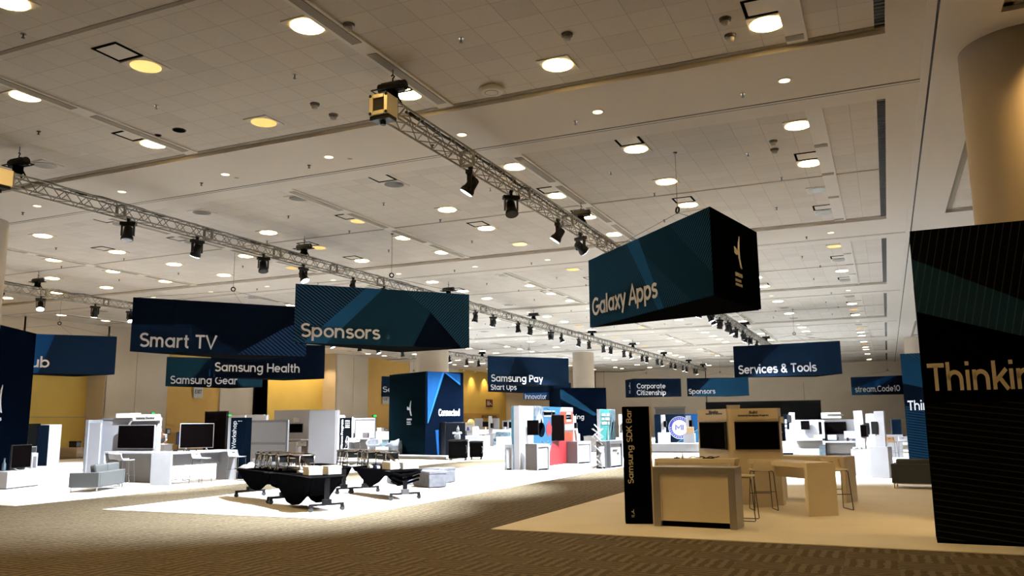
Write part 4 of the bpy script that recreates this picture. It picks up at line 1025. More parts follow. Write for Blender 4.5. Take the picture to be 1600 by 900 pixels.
# ------------------------------------------------------------------ right side behind: sofa, kiosks, white booth
sofa((-.02, 23.30), math.radians(-6), 1.75, 'grey sofa with its back to the camera beside the tall black tower', 1, .60)
def ped(px0, px1, pyb, pyt, label, kind='ped'):
    a = fl(px0, pyb); b = fl(px1, pyb); c = (a + b) / 2; d = c.length
    h = CAM_H + (661 - 0.5 - pyt) / F_PX * 0
    return c, (b - a).length
kiosk((-.80, 28.6), math.radians(-12), 'white kiosk on a wide pedestal, second from the grey sofa', .80, 1.98, .58)
kiosk((-.25, 27.45), math.radians(165), 'white kiosk on a tall pedestal just behind the grey sofa', .90, 1.95, .50)
kiosk((-.55, 30.2), math.radians(170), 'white kiosk standing behind two others near the grey sofa', .85, 1.9, .5)
for i, (p, lab) in enumerate((((-.95, 28.46), 'white card box on the wide kiosk pedestal'), )):
    t = put('card_box', lab, 'box', p, 0, None, .80 + FZ); 
    MB().box(-.12, .12, -.08, .08, 0, .06).build('box', 'paper', t); MB().box(-.05, .05, -.083, -.078, .02, .04).build('printed_mark', 'bezel', t)
# white counter with a wood stool in front
t = put('bar_counter', 'white counter behind the wood stool, beside the far navy tower', 'counter', (-.40, 42.0), 0, None, FZ)
MB().box(0, .98, 0, .6, .92, 1.0).build('worktop', 'white', t); MB().box(.05, .94, .08, .5, 0, .92).build('body', 'white', t)
stool((.05, 39.6), math.radians(15), 'brown wood bar stool behind the grey sofa', 'walnut')
stool((.55, 40.9), math.radians(0), 'thin framed bar stool partly behind the brown stool', 'white')
# the white booth with shelves
YB1 = 43.6
def wx(px, Y=YB1, py=690): return atY(px, py, Y).x
def wz(py, Y=YB1, px=1290): return atY(px, py, Y).z
t = put('exhibit_booth', 'white exhibit wall with counter and black screen, behind the tan tables', 'exhibit booth', (wx(1244), YB1), 0, None, FZ)
X0 = wx(1244)
MB().box(0, wx(1338) - X0, 0, .12, 0, wz(656)).build('back_wall', 'white_cool', t)
MB().box(wx(1287) - X0, wx(1291) - X0, -.7, 0, 0, wz(659)).build('divider', 'white', t)
MB().box(0, wx(1291) - X0, -.7, 0, wz(686) - .07, wz(685)).build('shelf', 'white', t)
MB().box(wx(1291) - X0, wx(1338) - X0, -.75, 0, wz(690.5) - .04, wz(689)).build('counter_top', 'white', t)
MB().box(.05, wx(1287) - X0, -.30, -.26, .35, wz(687) - .05).build('taupe_panel', 'taupe', t)
MB().box(wx(1293) - X0, wx(1336) - X0, -.30, -.26, .12, wz(691) - .06).build('taupe_panel', 'taupe', t)
MB().box(-.1, wx(1287) - X0, -.75, .0, 0, .35).build('base_step', 'white', t)
hd = MB().box(wx(1286) - X0, wx(1317) - X0, -.12, .05, wz(654), wz(645)).build('header_box', 'sign_w', t)
letters(MB(), '--------', wx(1296) - X0, wz(650.4), .30, .16, .5, -.13, -.118).build('lettering', 'letter_k', t)
tv((wx(1292.5), YB1 - .1), 0, wx(1311) - wx(1291) + .68, wz(659) - wz(678.5), wz(678.5), 'wide black screen on the white exhibit wall', 'wall').location.x = (wx(1291.5) + wx(1328.5 - 15)) / 2
tv(((wx(1253) + wx(1267)) / 2, YB1 - .1), 0, wx(1267) - wx(1253), wz(657) - wz(671), wz(671), 'small black screen beside the wide screen on the white exhibit wall', 'wall')
t = put('laptop', 'laptop with a lit picture on the white exhibit counter', 'laptop', ((wx(1294.5) + wx(1308)) / 2, YB1 - .35), 0, None, wz(688.8))
MB().box(-.22, .22, -.25, .05, 0, .02).build('keyboard_deck', 'bezel', t); b = MB().box(-.22, .22, .05, .07, .02, .31).build('lid', 'bezel', t); MB().box(-.20, .20, .044, .052, .05, .29).build('screen', 'lit_display', b)
t = put('white_monitor', 'white lit monitor on the counter beside the kiosks', 'monitor', (wx(1331), YB1 - .4), 0, None, wz(688.8))
MB().box(-.32, .32, 0, .03, .10, .48).build('casing', 'bezel', t); MB().box(-.30, .30, -.006, .002, .12, .46).build('screen', 'lit_display', t); MB().cyl((0, .02, 0), (0, .02, .11), .02).build('stand', 'silver', t); MB().box(-.12, .12, -.08, .1, 0, .012).build('foot', 'silver', t)
t = put('waste_bin', 'dark grey waste bin beside the white exhibit counter', 'bin', (wx(1286.5), YB1 - .85), 0, None, FZ)
MB().prism([(-.14, -.14), (.14, -.14), (.14, .14), (-.14, .14)], 0, .52).build('body', 'slate_print', t); MB().box(-.15, .15, -.15, .15, .50, .54).build('rim', 'bezel', t)
t = put('tan_box', 'small tan box on the shelf below the small black screen', 'box', (wx(1278), YB1 - .3), 0, None, wz(684.8))
MB().box(-.14, .14, -.1, .1, 0, .16).build('box', 'card', t); MB().box(-.145, .145, -.105, .105, .13, .165).build('lid', 'khaki', t)
t = put('phone_stand', 'small dark phone upright on the white exhibit counter', 'phone', (wx(1329.5 - 4), YB1 - .5), 0, None, wz(688.8))
MB().box(-.05, .05, 0, .02, .0, .17).build('phone', 'black', t, .004); MB().box(-.06, .06, -.03, .05, 0, .012).build('base', 'bezel', t)
kiosk((wx(1239, 44.9), 44.9), math.radians(180), 'white kiosk beside the small black screen of the exhibit wall', .62, 1.47, .62).location.z = FZ + .62
t = put('sign_tower', 'dark green freestanding sign with pale words reading down, beside the white kiosk', 'sign', (wx(1226, 46.8), 46.8), 0, None, FZ)
MB().box(0, .46, 0, .3, 0, 2.0).build('body', 'slate_print', t); MB().box(.0, .46, -.004, .002, .02, 1.99).build('face_print', 'ink', t)
write_up(t, '--- -- ---', .20, 1.05, 1.75, 'letter_w', .22, .3)
t = put('khaki_bag', 'khaki bag standing on the white step near the kiosk', 'bag', (wx(1219, 46.2), 45.4), 0, None, FZ + .62)
MB().prism([(-.2, -.12), (.2, -.12), (.18, .12), (-.18, .12)], 0, .5).build('body', 'khaki', t, .03); MB().box(-.21, .21, -.13, .13, .46, .52).build('top_flap', 'sign_w', t)
t = put('low_platform', 'low white platform with a dark edge behind the tan display wall', 'platform', (wx(1205, 44.8), 44.0), 0, None, FZ)
MB().box(0, 2.9, 0, 2.6, .10, .62).build('deck', 'white', t); MB().box(.02, 2.88, .04, 2.5, 0, .10).build('dark_base', 'ink', t)
# black backdrop wall, blue wall with the medallion
Y = 60.0
t = put('black_backdrop', 'long black backdrop wall behind the tan display wall', 'backdrop', (atY(1103, 640, Y).x, Y), 0, None, FZ)
L = atY(1283, 640, Y).x - atY(1103, 640, Y).x; h = atY(1200, 627.5, Y).z
MB().box(0, L, 0, .12, 0, h).build('wall_body', 'black_matte', t); MB().box(-.02, L + .02, -.01, .13, h, h + .03).build('cap', 'black', t)
Y = 57.0
x0, x1 = atY(1023, 670, Y).x, atY(1099, 670, Y).x
t = put('medallion_wall', 'blue printed wall with a large round white and blue medallion', 'display wall', (x0, Y), 0, None, FZ)
h = atY(1060, 647.5, Y).z
MB().box(0, x1 - x0, 0, .15, 0, h).build('wall_body', 'steel', t)
mb = MB(); L = x1 - x0
for q, (mi, poly) in enumerate([(0, [(0, 0), (L, 0), (L, h), (0, h)]), (1, [(.62 * L, h), (L, h), (L, .66 * h), (.72 * L, .45 * h)]), (2, [(.34 * L, 0), (.36 * L, .06 * h), (.97 * L, .62 * h), (.97 * L, .59 * h)]), (3, [(.36 * L, .04 * h), (L, .62 * h), (L, 0), (.4 * L, 0)])]):
    mb.cur = mi; mb.slab(poly, -.003 - .0015 * q, .001)
mb.build('face_print', ['navy', 'blue', 'paleblue', 'steel'], t)
c0 = atY(1062, 668.5, Y); R = atY(1079.5, 668.5, Y).x - c0.x
cx, cz = c0.x - x0, c0.z
mdl = MB()
def disc(mb, r0, r1, y): mb.grid(lambda u, v: (cx + (r0 + (r1 - r0) * v) * math.cos(2 * PI * u), y, cz + (r0 + (r1 - r0) * v) * math.sin(2 * PI * u)), 40, 1, False, True)
mb = MB(); mb.cyl((cx, -.014, cz), (cx, .0, cz), R, n=40); o = mb.build('medallion', 'sign_w', t)
mb = MB(); disc(mb, .70 * R, .94 * R, -.016); so = mb.build('ring', 'plate_blue', o); sd_ = so.modifiers.new('thickness', 'SOLIDIFY'); sd_.thickness = .006
letters(MB(), 'MI', cx - .40 * R, cz - .20 * R, .80 * R / text_width('MI') , .62 * R, .11, -.03, -.012).build('lettering', 'plate_blue', o)
mb = MB()
for i in range(26):
    a = 2 * PI * i / 26
    if i % 13 < 10: mb.cyl((cx + .82 * R * math.cos(a), -.026, cz + .82 * R * math.sin(a)), (cx + .82 * R * math.cos(a), -.014, cz + .82 * R * math.sin(a)), .032 * R * 1.6, n=6)
mb.build('ring_marks', 'sign_w', o)
kiosk((atY(1038, 690, 54.5).x, 54.5), 0, 'white kiosk before the blue medallion wall, beside the black sign tower', 1.0, 2.15, .72)
kiosk((atY(1078, 695, 48.5).x, 48.5), 0, 'white kiosk covering the edge of the blue and white medallion', .55, 1.55, .62).location.z = FZ + .48
t = put('kraft_carton', 'brown carton resting on the kiosk pedestal by the medallion', 'carton', (atY(1079, 680, 48.4).x, 48.42), 0, None, 1.03 + FZ)
MB().box(-.2, .2, -.14, .04, 0, .36).build('box', 'kraft', t); MB().box(-.2, .2, -.143, -.138, .30, .36).build('flap', 'card', t)
t = put('low_platform', 'low white platform carrying small white cards, below the blue wall', 'platform', (atY(1022, 700, 47).x, 46.2), 0, None, FZ)
MB().box(0, 3.0, 0, 3.2, .08, .48).build('deck', 'white', t); MB().box(.05, 2.95, .05, 3.1, 0, .08).build('base', 'greyrail', t)
for i, (px, py) in enumerate(((1030, 703), (1037, 703), (1032, 709), (1039, 709))):
    q = fl(px, py, .5)
    t = put('display_card', 'small white display card on the platform below the blue wall, %s of four' % ORD[i], 'card', (q.x, 46.6 + (.55 if py < 705 else .0)), .1 * (i % 2), 'white display cards', FZ + .48)
    MB().box(-.12, .12, 0, .02, .02, .27).build('card', 'paper', t); MB().box(-.07, .07, -.004, .002, .10, .2).build('print', 'greyrail', t); MB().box(-.13, .13, -.03, .06, 0, .02).build('foot', 'sign_w', t)
# wall posters at the far end
for i, (x0, x1, y0, y1, lab) in enumerate(((1371, 1376, 654.5, 679, 'narrow dark poster on the far wall beside the kiosk uprights'), (1391, 1409, 654.5, 680, 'dark blue poster board on the far wall near the navy tower'))):
    a = atY(x0, 667, 46.0).x; b = atY(x1, 667, 46.0).x
    t = put('poster_board', lab, 'poster', (a, 46.0), 0, None, atY(x0, y1, 46).z)
    h = atY(x0, y0, 46).z - atY(x0, y1, 46).z
    MB().box(0, b - a, 0, .04, 0, h).build('board', 'bezel', t); MB().box(.08, b - a - .03, -.004, .002, .04, h - .04).build('print', 'navy', t)
    MB().box((b - a) / 2 - .03, (b - a) / 2 + .03, .04, .08, -atY(x0, y1, 46).z + FZ, h * .7).build('post', 'bezel', t); MB().box((b - a) / 2 - .2, (b - a) / 2 + .2, -.1, .25, -atY(x0, y1, 46).z + FZ, -atY(x0, y1, 46).z + FZ + .02).build('base', 'bezel', t)
# ------------------------------------------------------------------ draped tables on the centre carpet
def caster(mbname, x, y, par):
    o = MB().cyl((x - .022, y, .05), (x + .022, y, .05), .05, n=14).build('caster', 'bezel', par)
    MB().box(x - .03, x + .03, y - .03, y + .03, .075, .12).build('fork', 'black', o)
def rolling_table(p, rz, L, W, H, label, cl, swag, low=.6):
    """p: front left corner of the top"""
    t = put('rolling_table', label, 'table', p, rz, 'black rolling tables', FZ)
    MB().box(0, L, 0, W, H - .03, H - .004).build('tabletop', 'black', t)
    for x in (.06, L - .06):
        MB().box(x - .03, x + .03, W / 2 - .05, W / 2 + .05, .14, H - .03).build('post', 'black', t, .008)
        MB().box(x - .05, x + .05, W / 2 - .09, W / 2 + .09, .12, .24).build('bracket', 'greyrail' if swag else 'black', t, .01)
        MB().box(x - .028, x + .028, .02, W - .02, .115, .16).build('foot_bar', 'black', t, .008)
        for y in (.05, W - .05): caster('', x, y, t)
    c = put('tablecloth', cl, 'tablecloth', p, rz, 'black tablecloths', FZ)
    cx, cy = L / 2, W / 2
    def edge(u):                                              # rounded rectangle
        a = 2 * PI * u; ca, sa = math.cos(a), math.sin(a); e = .22
        return (cx + (L / 2 + .012) * math.copysign(abs(ca) ** e, ca), cy + (W / 2 + .012) * math.copysign(abs(sa) ** e, sa))
    rr = random.Random(int(p[0] * 100))
    ph = [rr.uniform(0, 6) for _ in range(4)]
    def drop(u):
        x, y = edge(u); k = (x / L)
        if swag: return .13 + .33 * max(0, math.sin(PI * min(max((k - .10) / .82, 0), 1))) ** 1.1
        return low * (1 - .30 * abs(2 * k - 1) ** 2.5)
    top_in = .985
    def sk(u, v):
        x, y = edge(u)
        if v < .12:
            s_ = .2 + .8 * v / .12; return (cx + (x - cx) * s_, cy + (y - cy) * s_, H + .003 + .004 * math.sin(9 * u * PI))
        w = (v - .12) / .88; d = drop(u)
        f = sum(math.sin(2 * PI * u * n + q) * am for n, q, am in ((9, ph[0], .016), (17, ph[1], .012), (31, ph[2], .008)))
        nar = (.46 if not swag else .16) * w ** 1.2
        xx = cx + (x - cx) * (1 - nar); yy = cy + (y - cy) * (1 - nar * .75)
        n = Vector((x - cx, y - cy)); n.normalize()
        return (xx + n.x * f * w * 1.6, yy + n.y * f * w * 1.6, H + .004 - d * w - .012 * math.sin(6 * PI * u + ph[3]) * w)
    mb = MB().grid(sk, 112, 18, True, True)
    mb._add([(cx + (edge(i / 112)[0] - cx) * .2, cy + (edge(i / 112)[1] - cy) * .2, H + .003) for i in range(112)], [tuple(range(112))])
    mb.build('drape', 'cloth', c)
    if swag:                                                  # gathered folds pulled together at the end
        for q in range(3):
            z = H - .06 - .09 * q
            MB().tube([(L + .01 - .02 * q, .05, z), (L + .02 - .04 * q, W * .3, z - .06 - .02 * q), (L + .01 - .05 * q, W * .65, z - .05), (L - .03 * q, W - .05, z + .01)], .034 - .004 * q, 8).build('gathered_fold', 'cloth', c)
    return t
RZ1 = math.radians(-30.2)
d1 = Vector((math.cos(RZ1), math.sin(RZ1))); n1b = Vector((-d1.y, d1.x))
TH = .70
A0 = Vector((-14.66, 16.15)); A1 = A0 + d1 * 2.39
rolling_table(A0, RZ1, 2.36, .78, TH, 'black draped rolling table farther from the boxes, left end of the front row of tables', 'black tablecloth bunched high over the far end of the front row', False, .47)
rolling_table(A1, RZ1, 2.36, .78, TH, 'black draped rolling table carrying two cream boxes at its end', 'black tablecloth hanging almost to the floor at the front table end', False, .64)
B1 = Vector((-10.42, 16.5)) - d1 * 2.4
B1 = Vector((-12.55, 17.95)); RZ2 = math.atan2(16.5 - 17.95, -10.42 + 12.55)
d2 = Vector((math.cos(RZ2), math.sin(RZ2))); n2b = Vector((-d2.y, d2.x))
TH2 = .67
rolling_table(B1, RZ2, 2.56, .80, TH2, 'black rolling table with swagged cloth beside the grey ottoman benches', 'black tablecloth tied up in a swag above bare table legs', True)
B0 = Vector((-12.50, 17.45)) - d2 * 2.50
rolling_table(B0, RZ2, 2.30, .44, TH2, 'black draped rolling table mostly hidden behind the front row', 'black tablecloth behind the front row of dishes', False)
# chafing dishes: chrome stand, black pan, roll top standing open
dish0 = None
def dish(p, rz, z, label):
    global dish0
    if dish0 is not None:
        c = copy_tree(dish0); c.location = (p[0], p[1], z); c.rotation_euler = (0, 0, rz); c['label'] = label; return c
    t = dish0 = put('chafing_dish', label, 'chafing dish', p, rz, 'chrome chafing dishes on the black tables', z)
    for sx in (-.28, .28):
        for sy in (-.17, .17): MB().tube([(sx, sy, .37), (sx, sy, .12), (sx * 1.03, sy * 1.06, .008)], .013).build('leg', 'chrome', t)
    mb = MB().tube([(-.29, -.18, .36), (.29, -.18, .36), (.29, .18, .36), (-.29, .18, .36)], .018, closed=True); mb.build('top_rim', 'chrome', t)
    MB().tube([(-.28, -.17, .07), (.28, -.17, .07), (.28, .17, .07), (-.28, .17, .07)], .010, closed=True).build('lower_rim', 'chrome', t)
    MB().box(-.27, .27, -.165, .165, .20, .345).build('water_pan', 'black', t, .012)
    MB().box(-.25, .25, -.15, .15, .065, .085).build('shelf', 'silver', t)
    for s_ in (-1, 1):
        mb = MB().slab([], 0, 0) if False else MB()
        mb.X = Matrix.Translation((s_ * .285, 0, 0)); mb._add([(0, -.15, .30), (0, -.10, .34), (0, .12, .14), (0, .05, .12)], [(0, 1, 2, 3)]); o = mb.build('end_brace', 'chrome', t); q = o.modifiers.new('thickness', 'SOLIDIFY'); q.thickness = .012
    def ld_(u, v): return (-.27 + .54 * u, .165 * math.cos(PI * v), .36 + .045 * math.sin(PI * v))
    MB().grid(ld_, 4, 10).build('lid', 'chrome', t)
    MB().tube([(-.10, -.18, .30), (-.10, -.215, .30), (.10, -.215, .30), (.10, -.18, .30)], .010).build('handle', 'brass', t)
    for s_ in (-.12, .12): MB().lathe([(.045, .0), (.05, .05), (.03, .055)], 14, (s_, 0, .012)).build('burner', 'brass', t)
    return t
for i, (u, v, a, lab) in enumerate(((1.25, .42, 88, 'chrome chafing dish at the far end of the front row of dishes'), (1.68, .40, 84, 'chrome chafing dish second from the far end of the front row'), (2.10, .39, 86, 'chrome chafing dish third from the far end of the front row'), (2.62, .40, 80, 'chrome chafing dish nearer the cream boxes, turned end on'), (3.15, .44, 4, 'chrome chafing dish seen from its long side beside the linen rolls'))):
    q = A0 + d1 * u + n1b * v; dish(q, RZ1 + math.radians(a), TH + FZ + .01, lab)
for i, (u, v, a, lab) in enumerate(((-.60, .22, 84, 'chrome chafing dish at the hidden end of the rear row of dishes'), (-.15, .22, 88, 'chrome chafing dish second from the hidden end of the rear row'), (.35, .42, 86, 'chrome chafing dish in the middle of the rear row'), (.80, .40, 84, 'chrome chafing dish fourth along the rear row'), (1.36, .44, 2, 'chrome chafing dish seen from its long side beside the white linen pile'))):
    q = B1 + d2 * u + n2b * v; dish(q, RZ2 + math.radians(a), TH2 + FZ + .01, lab)
# rolled napkins
np0 = None
def rolls(base, d, n, u0, v0, nu, nv, z, rz, where):
    global np0
    k = 0
    for a in range(nu):
        for b in range(nv):
            for layer in range(2):
                if layer and (a == nu - 1 or b == nv - 1): continue
                u = u0 + a * .085 + .04 * layer; v = v0 + b * .20 + (.08 * layer); zz = z + .034 + .058 * layer
                q = base + d * u + n * v
                lab = 'rolled white napkin %s, %s along %s %s' % (where, ORD[a], ORD[b], 'top row' if layer else 'row'); k += 1
                r_ = rz + PI / 2 + .25 * math.sin(k * 2.3)
                if np0 is None:
                    np0 = thing('napkin_roll', lab, 'napkin', (q.x, q.y, zz), r_, 'rolled white napkins on the tables')
                    mb = MB(); mb.cyl((-.10, 0, 0), (.10, 0, 0), .032, .030, 12); mb.build('linen', 'linen', np0)
                    MB().cyl((-.02, 0, 0), (.015, 0, 0), .0335, n=12).build('paper_band', 'paper', np0)
                else: again(np0, lab, (q.x, q.y, zz), r_)
rolls(A0, d1, n1b, 3.55, .30, 9, 2, TH + FZ + .006, RZ1, 'beside the cream boxes')
rolls(B1, d2, n2b, 1.75, .30, 8, 2, TH2 + FZ + .006, RZ2, 'beside the white carton')
def carton(p, rz, z, s, m, label):
    t = put('carton', label, 'carton', p, rz, None, z)
    MB().box(0, s[0], 0, s[1], 0, s[2]).build('box', m, t, .004); MB().box(-.004, s[0] + .004, -.004, s[1] + .004, s[2] * .72, s[2] + .004).build('lid', 'paper' if m == 'paper' else m, t)
    MB().box(s[0] + .001, s[0] + .005, .01, s[1] - .01, .01, s[2] * .7).build('white_end', 'paper', t)
q = A0 + d1 * 4.28 + n1b * .03; carton(q, RZ1 + .02, TH + FZ + .01, (.30, .30, .17), 'card', 'cream box at the front table corner, nearer the chafing dishes')
q = A0 + d1 * 4.32 + n1b * .42; carton(q, RZ1 + .06, TH + FZ + .01, (.30, .30, .17), 'card', 'cream box at the front table end, farther from the chafing dishes')
q = B1 + d2 * 2.02 + n2b * .03; carton(q, RZ2 + .02, TH2 + FZ + .01, (.46, .22, .17), 'card', 'cream and white carton at the edge of the swagged table')
q = B1 + d2 * 2.08 + n2b * .34; carton(q, RZ2, TH2 + FZ + .01, (.44, .40, .15), 'paper', 'long white carton at the end of the swagged table')
t = put('serving_cloth', 'crumpled white cloth at the far end of the front table', 'cloth', A0 + d1 * .42 + n1b * .22, RZ1, None, TH + FZ + .008)
MB().grid(lambda u, v: ((u - .5) * .62, (v - .5) * .34, .12 * max(0, math.sin(PI * u) * math.sin(PI * v)) ** .8 * (1 + .3 * math.sin(9 * u + 3 * v))), 16, 10).build('cloth', 'linen', t)
t = put('acrylic_bin', 'clear acrylic bin at the far end of the front table', 'bin', A0 + d1 * .55 + n1b * .55, RZ1, None, TH + FZ + .008)
mb = MB().box(-.3, .3, -.2, -.19, 0, .2).box(-.3, .3, .19, .2, 0, .2).box(-.3, -.29, -.2, .2, 0, .2).box(.29, .3, -.2, .2, 0, .2).box(-.3, .3, -.2, .2, 0, .008); mb.build('box', 'acrylic', t)
MB().tube([(-.3, -.2, .2), (.3, -.2, .2), (.3, .2, .2), (-.3, .2, .2)], .008, closed=True).build('rim', 'silver', t)
for i, (u, v, w, m, lab) in enumerate(((1.5, .05, .12, 'plate_blue', 'small blue and white packet at the front edge of the swagged table'), (1.1, .04, .10, 'paper', 'small white packet at the front edge of the swagged table'), (3.1, .05, 0, 'paper', ''))):
    if not lab: continue
    q = B1 + d2 * u + n2b * v; t = put('packet', lab, 'packet', q, RZ2, None, TH2 + FZ + .008); MB().box(0, w, 0, .08, 0, .07).build('box', m, t, .004); MB().box(w * .5, w + .06, .002, .078, 0, .05).build('flap', 'paper', t, .004)
# grey ottoman benches
def ottoman(p, rz, L, W, label):
    t = put('ottoman_bench', label, 'ottoman', p, rz, 'grey suede ottoman benches', FZ)
    MB().box(0, L, 0, W, .02, .36).build('base', 'grey_suede', t, .012); MB().box(-.006, L + .006, -.006, W + .006, .362, .44).build('lid', 'grey_suede', t, .015)
    MB().box(.03, L - .03, .03, W - .03, 0, .02).build('plinth', 'black', t)
ottoman((-12.28, 20.62), math.radians(-36), 1.10, .52, 'grey suede ottoman bench whose corner points at the camera')
ottoman((-12.5, 21.45), math.radians(-4), .62, .9, 'paler grey suede ottoman bench behind the pointed corner of the first')
ottoman((-13.62, 21.35), math.radians(-36), 1.1, .5, 'dark side of a grey ottoman bench beside the table legs')

# ------------------------------------------------------------------ bar booth on the second carpet
sofa((-19.38, 16.23), math.radians(117.6), 1.80, 'grey sofa with two loose back cushions beside the white bar', 2, .52)
W_ = .96
# bar running away from the camera and its short wing
t = put('bar_counter', 'long white bar with end panel, tall stools in front, beside the Workshop sign', 'counter', (-20.10, 18.62), math.radians(90), None, FZ)
L = 2.75
MB().box(0, L, -.78, 0, W_ - .06, W_).build('worktop', 'white', t, .004)
MB().box(0, .07, -.78, 0, 0, W_ - .06).build('end_panel', 'white', t, .004); MB().box(L - .07, L, -.78, 0, 0, W_ - .06).build('end_panel', 'white', t, .004)
MB().box(.07, L - .07, -.10, -.06, .52, W_ - .06).build('back_apron', 'white_cool', t)
t = put('bar_counter', 'white bar wing below the black screen headed Checkout', 'counter', (-22.55, 19.0), 0, None, FZ)
MB().box(0, 2.42, 0, .60, W_ - .06, W_).build('worktop', 'white', t, .004); MB().box(0, .06, 0, .6, 0, W_ - .06).build('end_panel', 'white', t, .004)
MB().box(.06, 2.42, .45, .49, 0, W_ - .06).build('taupe_panel', 'taupe', t)
Yw = 19.66
xa, xb = atY(155, 690, Yw).x, atY(245.5, 690, Yw).x
t = put('display_wall', 'grey and white display wall behind the sofa with a black screen', 'display wall', (xa, Yw), 0, None, FZ)
h = atY(200, 656, Yw).z
MB().box(0, xb - xa, 0, .14, 0, h).build('wall_body', 'white_cool', t); MB().box(0, .12, -.55, .14, 0, h).build('side_panel', 'greyboard', t); MB().box(.12, .62, -.5, -.46, 0, h - .1).build('return_panel', 'white_cool', t)
MB().box(.0, xb - xa, -.02, .16, h, h + .05).build('cap', 'greyboard', t)
q = atY(232, 660, Yw - .1); z1 = atY(232, 648, Yw - .1).z
hd = MB().box(atY(214, 655, Yw).x - xa, atY(250, 655, Yw).x - xa, -.16, .02, h - .05, z1).build('header_panel', 'sign_w', t)
a = atY(219, 655, Yw).x - xa; b = atY(248, 655, Yw).x - xa; write(hd, 'Samsung Checkout', a, b, atY(230, 655.2, Yw).z, 'letter_k', None, .12, y=-.165)
MB().box(atY(185, 655, Yw).x - xa, atY(208, 655, Yw).x - xa, -.1, .3, h + .05, h + .20).build('lamp_box', 'paper', t)
f = Face((xa, Yw - .16), (xb, Yw - .16)); x0, x1, z0, z1 = f.rect(184, 664, 241, 701)
tv((xa + (x0 + x1) / 2, Yw - .16), 0, x1 - x0, z1 - z0, z0, 'large black screen on the grey display wall behind the sofa', 'wall', 'silver')
f = Face((-20.05, 20.35), (-19.0, 21.9))
x0, x1, z0, z1 = f.rect(281, 661.5, 334, 700)
q = f.p0 + f.u * ((x0 + x1) / 2); tv(q, f.rz, x1 - x0, z1 - z0, z0, 'large black screen on feet standing on the long white bar', 'feet', 'silver')
for i, (u, lab) in enumerate(((.8, 'small black box under the screen on the long white bar'), (1.3, 'second small black box under the screen on the long white bar'))):
    t = put('media_box', lab, 'media box', (-19.85, 18.62 + u), math.radians(80), None, W_ + FZ); MB().box(-.14, .14, -.09, .09, 0, .045).build('casing', 'black', t, .004); MB().box(-.10, .10, -.094, -.088, .01, .03).build('port_strip', 'silver', t)
f = Face((-19.86, 21.62), (-19.30, 21.66))
t = put('sign_tower', 'navy freestanding sign reading Workshop upwards, at the end of the white bar', 'sign', f.p0, f.rz, None, FZ)
MB().box(0, f.L, 0, .36, 0, 1.98).build('body', 'navy', t, .005); MB().box(-.10, .0, -.01, .37, 0, 1.98).build('side_edge', 'white', t)
write_up(t, 'Workshop', .23, .98, 1.88, 'letter_w', .155, .12)
letters(MB(), '-- -', .29, 1.84, .13, .10, .3, -.012, .002).build('lettering', 'letter_w', t)
for p, a, lab in (((-21.35, 18.55), 185, 'white bar stool between the sofa and the white end panel'), ((-20.55, 18.05), 170, 'white bar stool in front of the white end panel'), ((-19.05, 19.55), 95, 'white bar stool pulled up to the long white bar, nearer the end panel'), ((-18.85, 20.85), 80, 'white bar stool pulled up to the long white bar, beside the navy sign'), ((-20.95, 20.6), 200, 'white bar stool half hidden under the long white bar')):
    stool(p, math.radians(a), lab)
t = put('storage_box', 'low white cabinet standing behind the grey display wall end', 'cabinet', (-25.35, 20.9), 0, None, FZ)
MB().box(0, .75, 0, .5, .04, .86).build('body', 'white_cool', t, .004); MB().box(-.01, .76, -.01, .51, .86, .89).build('top', 'white', t); MB().box(.03, .72, .03, .47, 0, .04).build('plinth', 'greyrail', t); MB().box(.03, .36, -.008, .002, .08, .82).build('door', 'white_cool', t); MB().box(.39, .72, -.008, .002, .08, .82).build('door', 'white_cool', t)
# low counter at the picture's edge, its TV and kiosk
f = Face((-22.83, 16.09), (-23.28, 17.45))
t = put('low_counter', 'low white counter with a black screen standing on it, beside the navy tower', 'counter', f.p0, f.rz, None, FZ)
MB().box(0, f.L, 0, .62, .04, .50).build('body', 'white', t, .005); MB().box(.03, f.L - .03, .03, .6, 0, .04).build('plinth', 'greyrail', t)
x0, x1, z0, z1 = f.rect(18, 695, 49, 731, -.25)
q = f.p0 + f.u * ((x0 + x1) / 2) - f.n * .25; tv(q, f.rz, x1 - x0, z1 - z0 , .50 + FZ + .06, 'black screen on feet standing on the low white counter', 'feet', 'bezel')
f2 = Face(f.p0, f.p0 + f.u * 3)
q = f.p0 + f.u * (f.at(53, 720, -.45)[0]) - f.n * .42
t = put('brochure_box', 'white box with grey panel and framed card beside the screen on the low counter', 'display box', q, f.rz, None, .50 + FZ)
MB().box(-.13, .13, 0, .16, 0, .46).build('body', 'white', t, .004); MB().box(-.09, .06, -.006, .002, .02, .36).build('grey_panel', 'greyrail', t); MB().box(-.13, .11, .05, .07, .46, .66).build('framed_card', 'silver', t); MB().box(-.11, .09, .044, .052, .48, .64).build('card_print', 'bezel', t)
q = f.p0 + f.u * f.at(6, 730, -.3)[0] - f.n * .3
t = put('glass_bottle', 'dark glass bottle on the low white counter near the picture edge', 'bottle', q, 0, None, .50 + FZ)
MB().lathe([(.05, 0), (.055, .02), (.055, .2), (.02, .27), (.02, .34)], 16).build('body', 'slate_print', t); MB().lathe([(.024, .34), (.024, .37)], 12).build('cap', 'bezel', t)
stool((-21.45, 13.95), math.radians(60), 'bar stool cut off by the picture edge before the low white counter', 'white')
